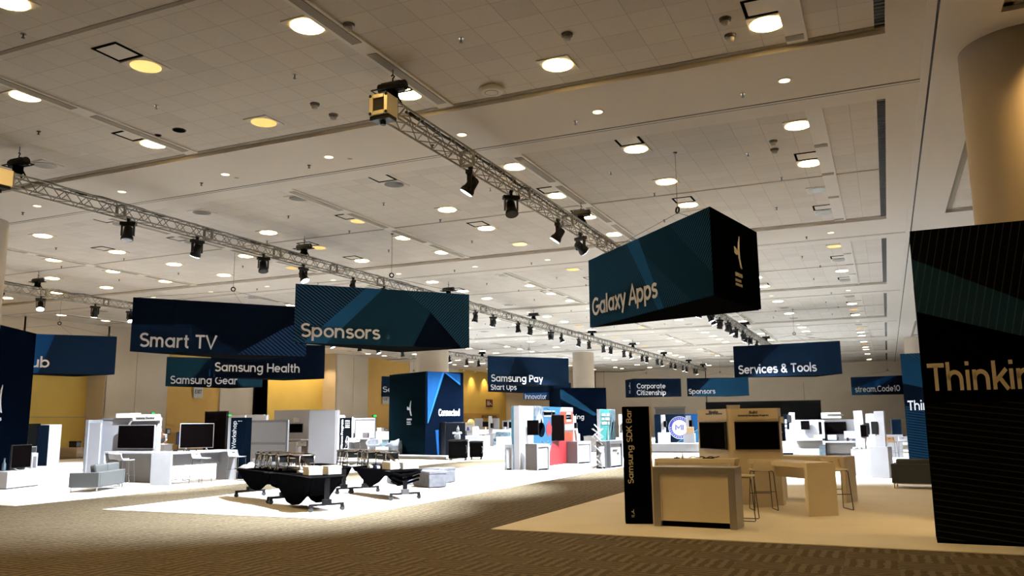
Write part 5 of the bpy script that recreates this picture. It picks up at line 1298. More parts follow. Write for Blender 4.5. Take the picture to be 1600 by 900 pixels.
# black tall cabinets with a bright white post on the far strip of carpet
f = Face(fl(40, 729)[:2], fl(73, 728.5)[:2])
t = put('tall_cabinet', 'pair of tall black panels ending in a bright white post, before the yellow wall', 'cabinet', f.p0, f.rz, None, FZ)
h = 1.86
MB().box(0, f.L * .42, 0, .3, 0, h + .05).build('panel', 'black_matte', t); MB().box(f.L * .44, f.L, 0, .3, 0, h - .02).build('panel', 'ink', t); MB().box(f.L, f.L + .40, -.02, .3, 0, h).build('post', 'white', t); MB().box(0, f.L, .3, .34, 0, h).build('back', 'white', t)
t = put('stone_bench', 'low pale bench before the yellow wall with a dark box on it', 'bench', (-42.6, 33.6), math.radians(5), None, 0)
MB().box(-.9, .9, -.35, .35, .08, .62).build('seat', 'column', t, .02); MB().box(-.85, .85, -.3, .3, 0, .08).build('plinth', 'reveal', t)
t = put('dark_box', 'small dark box lying on the pale bench by the yellow wall', 'box', (-42.3, 33.7), 0, None, .62)
MB().box(-.3, .3, -.15, .15, 0, .30).build('box', 'bezel', t); MB().box(-.31, .31, -.16, .16, .28, .34).build('lid', 'black', t)
# ------------------------------------------------------------------ blue and red booth wall on the centre carpet
f = Face((-12.50, 28.62), (-12.50, 35.0))
t = put('exhibit_wall', 'tall exhibit wall printed sky blue, coral and orange, with white end', 'exhibit wall', f.p0, f.rz, None, FZ)
H = 2.35
Ly = f.at(896, 690)[0]
MB().box(0, Ly, 0, .30, 0, H).build('wall_body', 'white', t)
# narrow end that faces the camera: pale blue edge and white face
e = MB().box(0, .10, -.012, .01, 0, H).build('blue_edge', 'paleblue', t, loc=(0, .32, 0), rot=(0, 0, -PI / 2))
def R_(x, y): q = f.at(x, y); return (min(max(q[0], 0), Ly), min(max(q[1] - FZ, 0.01), H))
mb = MB()
split = [(876.5, 636), (852, 736)]
for q, (mi, pts) in enumerate([(0, [(833, 633), (877, 634), (861, 696), (833, 696)]), (1, [(877, 634), (897, 634), (897, 728), (853, 735), (861, 696)]), (2, [(878, 643), (897, 643), (897, 688), (868, 688)]), (3, [(877, 634), (897, 634), (897, 643), (875, 643)]), (4, [(881, 662), (895, 662), (895, 675), (881, 675)]), (3, [(818, 634), (833, 634), (833, 736), (818, 736)])]):
    mb.cur = mi; mb.slab([R_(*p) for p in pts], -.003 - .0015 * q, .001)
fp = mb.build('face_print', ['skyblue', 'coral', 'orange', 'white', 'darkgrey_print'], t)
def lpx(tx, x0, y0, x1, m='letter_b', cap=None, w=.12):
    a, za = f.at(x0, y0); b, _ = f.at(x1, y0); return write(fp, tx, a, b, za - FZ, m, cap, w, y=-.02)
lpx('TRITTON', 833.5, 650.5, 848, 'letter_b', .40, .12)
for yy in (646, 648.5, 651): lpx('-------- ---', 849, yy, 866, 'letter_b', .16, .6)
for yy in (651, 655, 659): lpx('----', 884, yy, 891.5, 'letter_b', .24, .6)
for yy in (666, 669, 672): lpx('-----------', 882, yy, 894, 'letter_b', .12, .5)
mb = MB()
def blob(px, py, r, m):                                       # drop shape printed on the blue
    q = f.at(px, py); pts = [(q[0] + r * math.cos(a) * 1.25, q[1] - FZ + r * (math.sin(a) + (.55 if abs(a - PI / 2) < .2 else 0))) for a in [2 * PI * i / 20 for i in range(20)]]
    mb.cur = m; mb.slab(pts, -.016, -.008)
blob(842.5, 660, .33, 1); blob(845.5, 671, .30, 0); blob(857.5, 671, .26, 2); blob(840.5, 670, .24, 1)
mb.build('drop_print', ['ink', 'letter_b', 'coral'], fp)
mb = MB()
for r in (.55, .85):
    q = f.at(851, 667)
    for s_ in (1, -1): mb.tube([(q[0] + r * .9 * math.cos(a), -.012, q[1] - FZ + s_ * (.35 + r * .5 * math.sin(a))) for a in [PI * (.25 + .5 * i / 8) for i in range(9)]], .018, 5)
mb.build('wave_print', 'paleblue', fp)
def arm_screen(x0, x1, y0, y1, off, lab, tilt=0.0):
    a = f.rect(x0, y0, x1, y1, off); q = f.p0 + f.u * ((a[0] + a[1]) / 2) + f.n * off
    return q, a
# screens standing out from the wall
q = f.p0 + f.u * .55 + f.n * .42
t = put('flat_screen_tv', 'black screen on an arm at the white end of the exhibit wall', 'screen', q, 0.12, None, atY(828, 680, q.y).z)
h = atY(828, 656.5, q.y).z - atY(828, 680, q.y).z
MB().box(-.33, .12, 0, .05, 0, h).build('casing', 'black', t, .008); MB().box(-.31, .10, -.006, .002, .02, h - .02).build('screen', 'screen', t); MB().cyl((-.1, .05, h / 2), (-.42, .30, h / 2), .03).build('arm', 'bezel', t)
q = f.p0 + f.u * 3.65 + f.n * .14
t = put('flat_screen_tv', 'black screen seen nearly edge on against the coral part of the exhibit wall', 'screen', q, f.rz - .30, None, .98)
MB().box(-.42, .42, 0, .07, 0, 1.06).build('casing', 'black', t, .008); MB().box(-.40, .40, -.006, .002, .03, 1.03).build('screen', 'screen', t); MB().box(-.1, .1, .07, .12, .4, .7).build('bracket', 'bezel', t)
def framed_counter(p0, p1, d, h, label, side='greyboard'):
    """counter with a grey carcass and a recessed white front panel"""
    g = Face(p0, p1); t = put('display_counter', label, 'counter', g.p0, g.rz, 'grey framed counters of the exhibit walls', FZ)
    L = g.L
    MB().slab([(0, 0), (.07, 0), (.07, h - .12), (L - .07, h - .12), (L - .07, 0), (L, 0), (L, h), (0, h)], 0, d).build('frame', side, t, .004)
    MB().box(.07, L - .07, .04, d - .04, .06, h - .12).build('front_panel', 'white', t); MB().box(.07, L - .07, .06, d - .06, 0, .06).build('toe_kick', 'black_matte', t)
    return t
framed_counter((-13.02, 28.42), (-12.72, 28.50), .55, .93, 'slim grey framed counter at the outer side of the white wall end')
framed_counter((-11.72, 28.40), (-11.45, 28.98), .62, .95, 'grey framed counter in front of the sky blue print')
framed_counter((-11.95, 33.4), (-11.65, 34.3), .62, .92, 'grey framed counter in front of the coral print')
for i, (p, lab) in enumerate((((-12.15, 34.0), 'white leaflet holder leaning on the counter before the coral print'), )):
    t = put('leaflet_holder', lab, 'leaflet holder', p, f.rz, None, .92 + FZ); mb = MB(); mb.X = Matrix.Rotation(-.3, 4, 'Y'); mb.box(0, .2, 0, .1, 0, .5); mb.build('holder', 'paper', t); MB().box(-.05, .25, -.02, .14, 0, .02).build('base', 'sign_w', t)
# teal booth with a zigzag brochure rack
g = Face((-9.98, 30.45), (-9.86, 32.05))
t = put('exhibit_wall', 'exhibit wall with aqua and dark forest print above a grey counter', 'exhibit wall', (g.p0.x - .02, g.p0.y + .12), g.rz, None, FZ)
MB().box(0, g.L, 0, .12, 0, 2.2).build('wall_body', 'white', t)
mb = MB()
mb.slab([(.02, 1.02), (g.L * .66, 1.02), (g.L * .60, 2.19), (.02, 2.19)], -.003, .001); mb.cur = 1; mb.slab([(g.L * .66, 1.02), (g.L - .01, 1.02), (g.L - .01, 2.19), (g.L * .60, 2.19)], -.003, .001)
mb.cur = 2
rr = random.Random(3)
for i in range(9):
    x = g.L * (.35 + .07 * i); mb.slab([(x, 1.03), (x + .05, 1.03), (min(x + .28 + .1 * rr.random(), g.L - .02), 1.5 + .5 * rr.random()), (min(x + .24, g.L - .04), 1.5 + .3 * rr.random())], -.006, -.002)
mb.cur = 3
for x, zz in ((.72, 1.5), ): mb.slab([(x, 1.04), (x + .16, 1.04), (x + .10, zz), (x + .05, zz)], -.007, -.003)
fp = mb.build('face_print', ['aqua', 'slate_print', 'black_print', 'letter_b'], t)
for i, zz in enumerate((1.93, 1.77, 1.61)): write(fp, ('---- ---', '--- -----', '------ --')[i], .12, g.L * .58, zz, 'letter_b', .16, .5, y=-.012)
framed_counter((-10.02, 30.10), (-9.66, 30.24), .3, 1.0, 'grey counter side below the aqua print', 'greyrail')
t = framed_counter((-9.63, 30.56), (-9.55, 31.9), .42, 1.0, 'long grey framed counter below the aqua print, with small words on its front', 'greyrail')
write(t, '-- -----', .40, .85, .62, 'letter_k', .08, .4, y=.03); write(t, '--', .85, 1.0, .5, 'letter_k', .06, .4, y=.03)
t = put('brochure_rack', 'zigzag wire brochure rack with white leaflets, at the corner of the aqua booth', 'brochure rack', (-10.16, 29.98), .15, None, FZ)
zs = [0.02 + .29 * i for i in range(6)]
for s_ in (0, 1):
    for ph in (0, 1):
        MB().tube([((.02 if (i + ph) % 2 else .42), -.02 + .26 * s_, z) for i, z in enumerate(zs)], .012, 6).build('zigzag_rod', 'sign_w', t)
for i, z in enumerate((.30, .72, 1.15, 1.50)):
    mb = MB(); mb.X = Matrix.Translation((.22, .1, z)) @ Matrix.Rotation(.85, 4, 'Y'); mb.box(-.17, .17, -.10, .10, -.006, .006); mb.build('leaflet_tray', 'paper', t)
kiosk((-19.6, 54.3), 0, 'white kiosk against the far navy Thinking tower', .95, 2.15, .62)
t = put('display_counter', 'white counter between the coral wall and the aqua booth', 'counter', atY(919, 700, 46.5), 0, None, FZ); t.location.z = FZ
MB().box(-.25, .45, 0, .6, .05, .88).build('body', 'white', t); MB().box(-.27, .47, -.02, .62, .88, .92).build('top', 'greyrail', t); MB().box(-.2, .4, .05, .55, 0, .05).build('plinth', 'greyrail', t)
kiosk((atY(973, 690, 41).x, 41.0), 0, 'white kiosk just beside the tall black sign tower', .95, 2.1, .55)

# ------------------------------------------------------------------ square wrap surroundings
t = put('low_platform', 'low white platform edge under the square navy column wrap', 'platform', (-25.2, 37.4), math.radians(-12), None, FZ)
MB().box(0, 5.6, 0, 1.0, .03, .14).build('deck', 'white', t); MB().box(.03, 5.57, .03, .97, 0, .03).build('base', 'greyrail', t)
p = g2 = fl(687, 712)
c0 = Vector((-22.35, 38.75)); uu = Vector((.883, -.468)); bb = Vector((.468, .883))
cf = Face(c0 + uu * .55 + bb * .9, c0 + uu * .55 + bb * 2.2)
t = put('black_cabinet', 'tall black cabinet with small white words standing against the Connected side', 'cabinet', cf.p0, cf.rz, None, FZ)
MB().box(0, cf.L, 0, .5, .03, 1.78).build('body', 'black', t, .008); MB().box(.02, cf.L - .02, -.02, .002, .06, 1.76).build('door', 'black_print', t); MB().box(.05, cf.L - .05, .03, .47, 0, .03).build('plinth', 'bezel', t)
write(t, 'SAMSUNG', .45, 1.05, 1.18, 'emblem', .09, .14, y=-.025); write(t, 'pay', .58, .92, 1.04, 'emblem', .09, .14, y=-.025)
def case(p, rz, w, d, h, label):
    t = put('road_case', label, 'rolling case', p, rz, 'black rolling cases', 0)
    MB().box(-w / 2, w / 2, 0, d, .10, h).build('body', 'black_matte', t, .03); MB().box(-w / 2 - .015, w / 2 + .015, -.015, d + .015, h - .10, h - .02).build('lid', 'black', t, .02)
    for x in (-w / 2 + .08, w / 2 - .08):
        for y in (.08, d - .08): MB().cyl((x - .025, y, .05), (x + .025, y, .05), .05, n=12).build('caster', 'bezel', t)
    MB().tube([(w / 2 - .02, -.01, h * .72), (w / 2 + .02, -.04, h * .66), (w / 2 + .02, -.04, h * .40), (w / 2 - .02, -.01, h * .36)], .018).build('handle', 'greyrail', t)
    return t
case((-18.72, 35.5), math.radians(20), .86, .62, .98, 'bigger black rolling case with water bottles on its top')
case((-18.35, 36.7), math.radians(20), .62, .55, .88, 'smaller black rolling case behind the case with water bottles')
wb = None
for i, (dx, dy, k) in enumerate(((-.2, .25, 0), (-.06, .25, 0), (-.13, .42, 0), (-.13, .30, 1))):
    lab = ('water bottle standing on top of the others on the black case' if k else 'clear water bottle on the black rolling case, %s of the lower three' % ORD[i])
    q = (-18.72 + dx, 35.5 + dy)
    if wb is None:
        wb = put('water_bottle', lab, 'bottle', q, 0, 'water bottles on the black case', .975)
        MB().lathe([(.06, 0), (.065, .02), (.062, .10), (.066, .16), (.06, .22), (.022, .28), (.022, .30)], 16).build('bottle', 'water', wb); MB().lathe([(.026, .30), (.026, .325)], 12).build('cap', 'sign_w', wb)
    else: again(wb, lab, (q[0], q[1], .975 + .327 * k))
# tub chairs
tc = None
for p, a, lab in (((-25.9, 39.3), 20, 'grey tub chair on a pedestal, seen from behind, before the navy wrap'), ((-24.55, 38.95), -60, 'grey tub chair on a pedestal, turned sideways, before the navy wrap')):
    if tc is None:
        tc = put('tub_chair', lab, 'chair', p, math.radians(a), 'grey swivel tub chairs', FZ + .14)
        def sh(u, v):
            a_ = 2 * PI * u; r = .08 + .34 * math.sin(PI / 2 * v) ** .8; back = .5 + .5 * math.cos(a_ - PI / 2)
            return (r * math.cos(a_) * 1.05, r * math.sin(a_), .36 + (.10 + .34 * back) * max(0, v - .35) ** 1.3 / .57)
        o = MB().grid(sh, 28, 10, True, True).build('shell', 'grey_suede', tc); s_ = o.modifiers.new('thickness', 'SOLIDIFY'); s_.thickness = .03
        MB().lathe([(.05, .36), (.27, .40), (.29, .43), (.2, .455), (.02, .46)], 24).build('cushion', 'grey_felt', tc)
        MB().lathe([(.24, 0), (.23, .015), (.03, .035), (.03, .37)], 20).build('pedestal', 'silver', tc)
    else: again(tc, lab, (p[0], p[1], FZ + .14), math.radians(a))
t = put('grey_box', 'pale grey block behind the tub chairs', 'block', atY(616, 700, 39.45), 0, None, FZ); t.location.z = FZ + .14
MB().box(-.3, .25, 0, .5, 0, .5).build('lower_block', 'greyboard', t); MB().box(-.28, .2, .02, .48, .5, .68).build('upper_block', 'greyboard', t)

# ------------------------------------------------------------------ partitions and desks of the second show area
def partition(px0, px1, pyt, Y, label, m='white_cool', frame=None, bottom=0.0, edge=None, name='partition_wall', Y1=None):
    a = atY(px0, 690, Y); b = atY(px1, 690, Y1 or Y); ff = Face(a[:2], b[:2])
    h = ff.at(px0 * .5 + px1 * .5, pyt)[1]
    t = put(name, label, 'partition', ff.p0, ff.rz, None, FZ)
    L = ff.L
    if frame:
        mb = MB().box(0, .09, 0, .08, 0, h).box(L - .09, L, 0, .08, 0, h).box(.09, L - .09, 0, .08, h - .09, h); mb.build('frame', frame, t, .004)
        MB().box(.09, L - .09, .02, .06, .05, h - .09).build('panel', m, t)
    else: MB().box(0, L, 0, .10, bottom, h).build('panel', m, t); MB().box(0, L, -.005, .105, h, h + .03).build('top_rail', m, t)
    if edge: MB().box(L, L + .14, -.02, .12, 0, h).build('edge_post', edge, t)
    return t, ff, h
t, ff, h = partition(380, 449, 657, 26.1, 'grey framed board with a rail across, behind the front row of tables', 'greyboard', 'greyrail')
MB().box(.09, ff.L - .09, .0, .05, .98, 1.07).build('cross_rail', 'greyrail', t)
t, ff, h = partition(357, 381, 651, 27.6, 'white partition beside the Workshop sign', 'white')
t, ff, h = partition(380, 411, 649.5, 28.6, 'white partition peeking over the grey framed board', 'white', edge='white')
t, ff, h = partition(482, 523, 642, 29.6, 'plain grey partition with a bright white edge, behind the linen rolls', 'greyboard', edge='white')
t, ff, h = partition(427, 482, 642, 34.5, 'white exhibit wall with a small black screen, beside the plain grey partition', 'white_cool')
MB().box(.2, ff.L, -.6, 0, .96, 1.03).build('shelf', 'white', t); MB().box(.3, ff.L, -.02, .0, .30, .95).build('taupe_panel', 'taupe', t); MB().box(.55, .63, -.6, -.02, 0, .96).build('leg', 'white', t)
MB().box(ff.at(466, 650)[0] - .1, ff.at(466, 650)[0] + .1, -.25, -.02, ff.at(466, 660)[1], ff.at(466, 653)[1]).build('camera_box', 'sign_w', t)
x0, x1, z0, z1 = ff.rect(452.5, 662, 472.5, 676, .08); q = ff.p0 + ff.u * ((x0 + x1) / 2) + ff.n * .08
tv(q, ff.rz, x1 - x0, z1 - z0, z0, 'small black screen on the white wall beside the grey partition', 'wall')
t = put('white_cabinet', 'small white cabinet under the shelf beside the grey framed board', 'cabinet', atY(452, 700, 33.3), 0, None, FZ); t.location.z = FZ
MB().box(-.1, .42, 0, .4, .03, .88).build('body', 'white', t); MB().box(-.11, .43, -.01, .41, .88, .9).build('top', 'white', t); MB().box(-.08, .40, -.012, .002, .06, .85).build('door', 'white_cool', t)
stool((atY(471, 700, 32.6).x, 32.6), math.radians(30), 'dark framed bar stool before the white shelf of the far exhibit wall', 'white')
# fitness display
t, ff, h = partition(524, 538, 650, 42.0, 'white exhibit wall with a header card, half hidden by the black upright sign', 'white')
MB().box(0.02, ff.L * .8, -.02, .0, h - .42, h - .02).build('header_card', 'sign_w', t); MB().box(.0, ff.L, -.03, 0, 1.05, h - .5).build('black_panel', 'screen', t)
a, b = atY(530, 690, 41.0), atY(549.5, 690, 40.6); ff = Face(a[:2], b[:2])
t = put('sign_tower', 'black freestanding sign reading Fitness Program upwards', 'sign', ff.p0, ff.rz, None, FZ)
h = ff.at(540, 653)[1]
MB().box(0, ff.L, 0, .4, 0, h).build('body', 'black_print', t); MB().box(ff.L, ff.L + .10, -.01, .41, 0, h + .03).build('side_edge', 'white', t)
write_up(t, 'Fitness Program', ff.at(535, 680)[0] + .05, .35, h - .1, 'letter_w', .17, .12)
for i in range(4): letters(MB(), '------ --', ff.L * .48, h - .22 - .12 * i, .15, .12, .4, -.012, .002).build('lettering', 'letter_w', t)
mb = MB(); X = ff.L * .62
mb.tube([(X + .05, -.01, .72), (X + .22, -.01, .86), (X + .16, -.01, 1.02), (X + .02, -.01, 1.04), (X - .05, -.01, .9), (X + .04, -.01, .72)], .014, 5, True); mb.tube([(X, -.01, 1.0), (X - .12, -.01, .75), (X + .05, -.01, .62), (X - .08, -.01, .45)], .016, 5); mb.tube([(X + .2, -.01, .7), (X + .26, -.01, .6), (X + .16, -.01, .48), (X + .26, -.01, .42)], .014, 5)
mb.tube([(X - .25, -.01, .02), (X - .25, -.01, .36), (X + .28, -.01, .36)], .012, 5); mb.build('line_drawing', 'letter_w', t)
t, ff, h = partition(552, 586, 653.5, 40.5, 'white display wall with grey frame and a counter, beside the Fitness sign', 'white_cool', 'greyboard')
MB().box(0, ff.L, -.55, 0, .90, .97).build('counter_top', 'white', t); MB().box(ff.L - .14, ff.L - .02, -.55, 0, 0, .90).build('leg', 'white', t); MB().box(0, .10, -.55, 0, 0, .90).build('leg', 'white', t); MB().box(.1, ff.L - .14, -.04, -.005, .1, .90).build('taupe_panel', 'taupe', t)
for px, w, hh, lab, nm in ((557, .10, .26, 'small black speaker on the counter beside the Fitness sign', 'speaker'), (575.5, .40, .28, 'tablet leaning on the counter beside the Fitness sign', 'tablet')):
    q = ff.p0 + ff.u * ff.at(px, 690)[0] + ff.n * .3
    t = put(nm, lab, nm, q, ff.rz, None, .97 + FZ); MB().box(-w / 2, w / 2, 0, .06, 0, hh).build('casing', 'black', t, .01); MB().box(-w / 2 + .02, w / 2 - .02, -.006, .002, .02, hh - .02).build('screen', 'darkgrey_print', t)
for px, lab in ((559, 'bar stool under the counter beside the Fitness sign'), (567, 'second bar stool under the counter beside the Fitness sign')):
    q = ff.p0 + ff.u * ff.at(px, 690)[0] + ff.n * .75; stool(q, 0.1, lab)
Y = 47.0
x0 = atY(586, 690, Y).x; x1 = atY(616, 690, Y).x
t = put('bar_counter', 'long white counter before the ochre wall, ending at the navy wrap', 'counter', (x0, Y), 0, None, 0.0)
MB().box(0, x1 - x0, 0, .7, .74, 1.22).build('front', 'white', t); MB().box(-.02, x1 - x0 + .02, -.02, .72, 1.22, 1.27).build('top', 'white', t); MB().box(.1, x1 - x0, .1, .6, .02, .74).build('dark_base', 'slate_print', t)
t = put('white_carton', 'white carton on the long counter before the ochre wall', 'carton', (x0 + .02, Y + .2), 0, None, 1.27); MB().box(0, .32, 0, .3, 0, .22).build('box', 'paper', t); MB().box(-.01, .33, -.01, .31, .17, .23).build('lid', 'paper', t)
t = put('dark_device', 'dark device on the long counter before the ochre wall', 'device', (x0 + .66, Y + .2), 0, None, 1.27); MB().box(0, .2, 0, .2, 0, .10).build('casing', 'black', t, .02); MB().cyl((-.08, .1, 0), (-.08, .1, .26), .03).build('lamp_head', 'bezel', t)
t = put('low_platform', 'low white step below the long counter, beside the tub chairs', 'platform', (atY(586, 706, 43.5).x, 43.5), 0, None, FZ)
MB().box(0, 1.3, 0, 1.6, .08, .35).build('deck', 'white', t); MB().box(.03, 1.27, .03, 1.57, 0, .08).build('base', 'greyrail', t)
# desks far beyond the black cases
def desk(px0, px1, pyt, Y, label, d=.8, panels=(0, 1), apron=True):
    a = atY(px0, 690, Y).x; b = atY(px1, 690, Y).x; h = atY(px0, pyt, Y).z
    t = put('desk', label, 'desk', (a, Y), 0, None, FZ); L = b - a; h -= FZ
    MB().box(0, L, 0, d, h - .07, h).build('top', 'white', t)
    for s_ in panels: MB().box(0 if s_ == 0 else L - .45, .08 if s_ == 0 else L, 0, d, 0, h - .07).build('end_panel', 'white', t)
    if apron: MB().box(.08, L - .08, .05, .1, h - .38, h - .07).build('apron', 'white_cool', t)
    return t, a, b, h
desk(718, 757, 681, 48.8, 'white desk with a wide end panel beyond the black cases')
t, a, b, h = desk(776, 803, 682.5, 45.3, 'white boxed desk with high front beside the slim grey framed counter')
MB().box(0, b - a, -.03, 0, 0, h - .02).build('front', 'white_cool', t)
desk(742, 810, 671.5, 62.5, 'far white bench desk with screens on it, below the rest room sign', .8, (0, 1))
kiosk((atY(767, 690, 57.5).x, 57.5), 0, 'white kiosk in the middle of the far desks, below the rest room sign', .98, 2.25, .62)
for px0, px1, y0, y1, Y, lab in ((754, 763.5, 658.5, 667, 63, 'black monitor on the far bench desk, beside the white kiosk'), (786.5, 792.5, 659, 667, 63, 'black monitor on the far bench desk, behind the boxed desk'), (795, 799, 659, 669, 62.8, 'slim black monitor beside the sky blue wall edge'), (799.5, 805.5, 662, 671, 62.7, 'lower black monitor touching the sky blue wall edge')):
    a, b = atY(px0, y1, Y), atY(px1, y0, Y)
    t = put('monitor', lab, 'monitor', ((a.x + b.x) / 2, Y), 0, None, a.z); w = b.x - a.x; h = b.z - a.z
    MB().box(-w / 2, w / 2, 0, .05, 0, h).build('casing', 'bezel', t); MB().box(-w / 2 + .02, w / 2 - .02, -.006, .002, .02, h - .02).build('screen', 'screen', t); zb = atY(px0, 671.5, 62.5).z - a.z
    MB().box(-.05, .05, .01, .05, zb, 0).build('stand', 'silver', t); MB().box(-.18, .18, -.08, .15, zb, zb + .02).build('foot', 'silver', t)
for px0, px1, pyt, Y, lab in ((741.5, 754, 654.5, 66, 'white booth wall beyond the far desks, beside the yellow lamp'), (764, 780, 654.5, 66.5, 'white booth wall behind the kiosk among the far desks'), (785, 794, 658, 66, 'white booth wall with a black monitor, behind the boxed desk'), (793.5, 812, 656.5, 64.5, 'white booth wall ending at the sky blue wall edge')):
    partition(px0, px1, pyt, Y, lab, 'white')
Y = 55.65
t = put('picture_stand', 'pale framed picture with blue shapes on a desk, under a yellow lamp', 'picture', (atY(727, 670, Y).x, Y), 0, None, atY(722, 676, 55.5).z)
w = atY(741, 670, Y).x - atY(727, 670, Y).x; h = atY(730, 660, Y).z - atY(730, 676, Y).z
MB().box(0, w, 0, .06, 0, h).build('frame', 'card', t); MB().box(.06, w - .06, -.006, .002, .1, h - .06).build('picture', 'sign_w', t); mb = MB(); mb.slab([(.12, .15), (.36, .15), (.28, .42), (.16, .4)], -.012, -.004); mb.build('blue_shape', 'plate_blue', t); MB().slab([(.1, h - .22), (w - .1, h - .22), (w - .1, h - .1), (.1, h - .1)], -.012, -.004).build('brown_band', 'kraft', t)
MB().box(.05, w - .05, .06, .3, 0, .03).build('foot', 'sign_w', t)
t = put('desk_lamp', 'small yellow glowing lamp shade behind the framed picture', 'lamp', (atY(735.5, 660, 56).x, 56.05), 0, None, atY(722, 676, 55.5).z)
h = atY(735, 655.5, 56).z - atY(735, 676, 56).z
MB().lathe([(.27, h - .26), (.24, h - .12), (.10, h)], 20).build('shade', 'amber_lamp', t); MB().cyl((0, 0, 0), (0, 0, h - .3), .03).build('stem', 'brass', t); MB().lathe([(.15, 0), (.14, .03)], 16).build('base', 'brass', t)
desk(722, 740, 676, 55.5, 'cluttered white desk under the framed picture', .8, (0, 1), False)
for i, (px, w, hh, m, lab) in enumerate(((724, .3, .3, 'khaki', 'small khaki box on the cluttered desk'), (728, .42, .36, 'paper', 'white box on the cluttered desk beside the khaki box'), (735, .36, .30, 'bezel', 'dark laptop on the cluttered desk'))):
    q = atY(px, 680, 50.0); t = put('desk_item', lab, 'box', (q.x, 49.1), .2 * i, None, atY(718, 681, 48.8).z); MB().box(-w / 2, w / 2, -.1, .12, 0, hh).build('box', m, t, .01); MB().box(-w / 2 - .01, w / 2 + .01, -.11, .13, hh, hh + .03).build('lid', m, t)
q = atY(744, 680, 49.0)
t = put('tilted_panel', 'white panel leaning back on the white desk beyond the black cases', 'panel', (q.x, 49.1), 0.2, None, atY(718, 681, 48.8).z)
mb = MB(); mb.X = Matrix.Rotation(-.22, 4, 'X') @ Matrix.Rotation(-.10, 4, 'Y'); mb.box(-.28, .14, 0, .08, 0, .62); mb.build('panel', 'white', t); MB().box(-.2, .2, -.05, .3, 0, .02).build('base', 'white', t)
for px, Y, lab in ((789, 52.0, 'dark low armchair behind the boxed desk, beside the blue wall edge'), (780.5, 53.5, 'dark low armchair behind the boxed desk, nearer the kiosk')):
    t = put('armchair', lab, 'chair', (atY(px, 690, Y).x, Y), .2, None, FZ)
    MB().box(-.34, .34, -.30, .30, .2, .45).build('seat', 'slate_print', t, .05); MB().box(-.36, .36, .22, .36, .4, 1.12).build('backrest', 'slate_print', t, .06); MB().box(-.40, -.32, -.28, .3, .2, .66).build('armrest', 'slate_print', t, .03); MB().box(.32, .40, -.28, .3, .2, .66).build('armrest', 'slate_print', t, .03); MB().cyl((0, 0, 0), (0, 0, .2), .18, .1, 14).build('pedestal', 'silver', t)

# ------------------------------------------------------------------ wall signs, exit lamps, posters, the person
def wall_sign(name, lab, cat, px0, px1, py0, py1, m, X=XL, off=.1):
    ya, yb = yw(px0, 600, X), yw(px1, 600, X); ff = Face((X + off, ya), (X + off, yb))
    x0, x1, z0, z1 = ff.rect(px0, py0, px1, py1); t = put(name, lab, cat, (X + off, ya), ff.rz, None, z0)
    MB().box(0, ff.L, 0, .08, 0, z1 - z0).build('board', m, t, .01)
    return t, ff, z1 - z0
for px0, px1, py0, py1, lab in ((301, 315, 605, 622, 'white box sign reading EXIT on the ochre wall below the hanging signs'), (596.5, 606.5, 618, 631, 'white box sign reading EXIT on the ochre wall beside the navy wrap')):
    t, ff, h = wall_sign('exit_sign', lab, 'sign', px0, px1, py0, py1, 'sign_w', XL - .12, .16)
    write(t, 'EXIT', ff.L * .12, ff.L * .88, h * .42, 'letter_k', h * .36, .14, y=-.012); MB().box(ff.L * .1, ff.L * .9, .08, .14, h * .2, h * .8).build('wall_bracket', 'greyrail', t)
t, ff, h = wall_sign('restroom_sign', 'maroon square sign with white figures on the yellow wall', 'sign', 759, 769, 624, 636, 'maroon', XL - 1.0, .06)
mb = MB(); L = ff.L
for x in (.2, .42): mb.cyl((x * L, -.02, .66 * h), (x * L, .0, .66 * h), .07 * L, n=10); mb.slab([((x - .08) * L, .2 * h), ((x + .08) * L, .2 * h), ((x + .09) * L, .58 * h), ((x - .09) * L, .58 * h)], -.02, 0)
mb.tube([(.62 * L, -.01, .5 * h), (.66 * L, -.01, .32 * h), (.82 * L, -.01, .30 * h), (.88 * L, -.01, .18 * h)], .03 * L); mb.build('figures', 'sign_w', t)
ya, yb = yw(752, 600, XL - .93), yw(777, 600, XL - .93); ff = Face((XL - .925, ya), (XL - .925, yb))
t = put('restroom_lettering', 'dark RESTROOMS lettering on the band above the rest room opening', 'lettering', (XL - .93, ya), ff.rz, None, 0)
a, za = ff.at(752.5, 653); b, _ = ff.at(776.5, 653); write(t, 'RESTROOMS', a, b, za, 'letter_k', .34, .12, y=-.01)
for px, py, lab in ((240.5, 646, 'green exit lamp above the grey display wall'), (360, 649, 'green exit lamp above the white partition by the Workshop sign'), (585.5, 650, 'green exit lamp above the display wall beside the Fitness sign')):
    t, ff, h = wall_sign('exit_lamp', lab, 'exit lamp', px - 2.6, px + 2.6, py - 1.8, py + 1.8, 'bezel', XL - (.12 if px > 500 else 0), .085); MB().box(ff.L * .06, ff.L * .94, -.012, .002, h * .1, h * .9).build('lit_face', 'exit_green', t)
t, ff, h = wall_sign('poster_board', 'purple poster board against the ochre wall behind the person', 'poster', 272.5, 279.5, 675, 695, 'bezel', XL - .12, .5); MB().box(ff.L * .12, ff.L * .88, -.006, .002, h * .08, h * .92).build('print', 'plate_blue', t); MB().box(ff.L * .45, ff.L * .55, .08, .12, -ff.rect(272, 675, 279, 695)[2], h * .6).build('post', 'bezel', t)
t, ff, h = wall_sign('wall_panel', 'small grey wall panel on the ochre wall behind the person', 'wall panel', 262, 268.5, 669.5, 679, 'greyrail', XL - .12, .14); MB().box(ff.L * .2, ff.L * .8, -.008, .002, h * .2, h * .8).build('cover', 'silver', t)
a, b = atY(319.5, 660, 31), atY(354, 660, 31)
t = put('black_screen_wall', 'dark upright screen standing behind the screen on the long white bar', 'screen', (a.x, 31.0), 0, None, FZ)
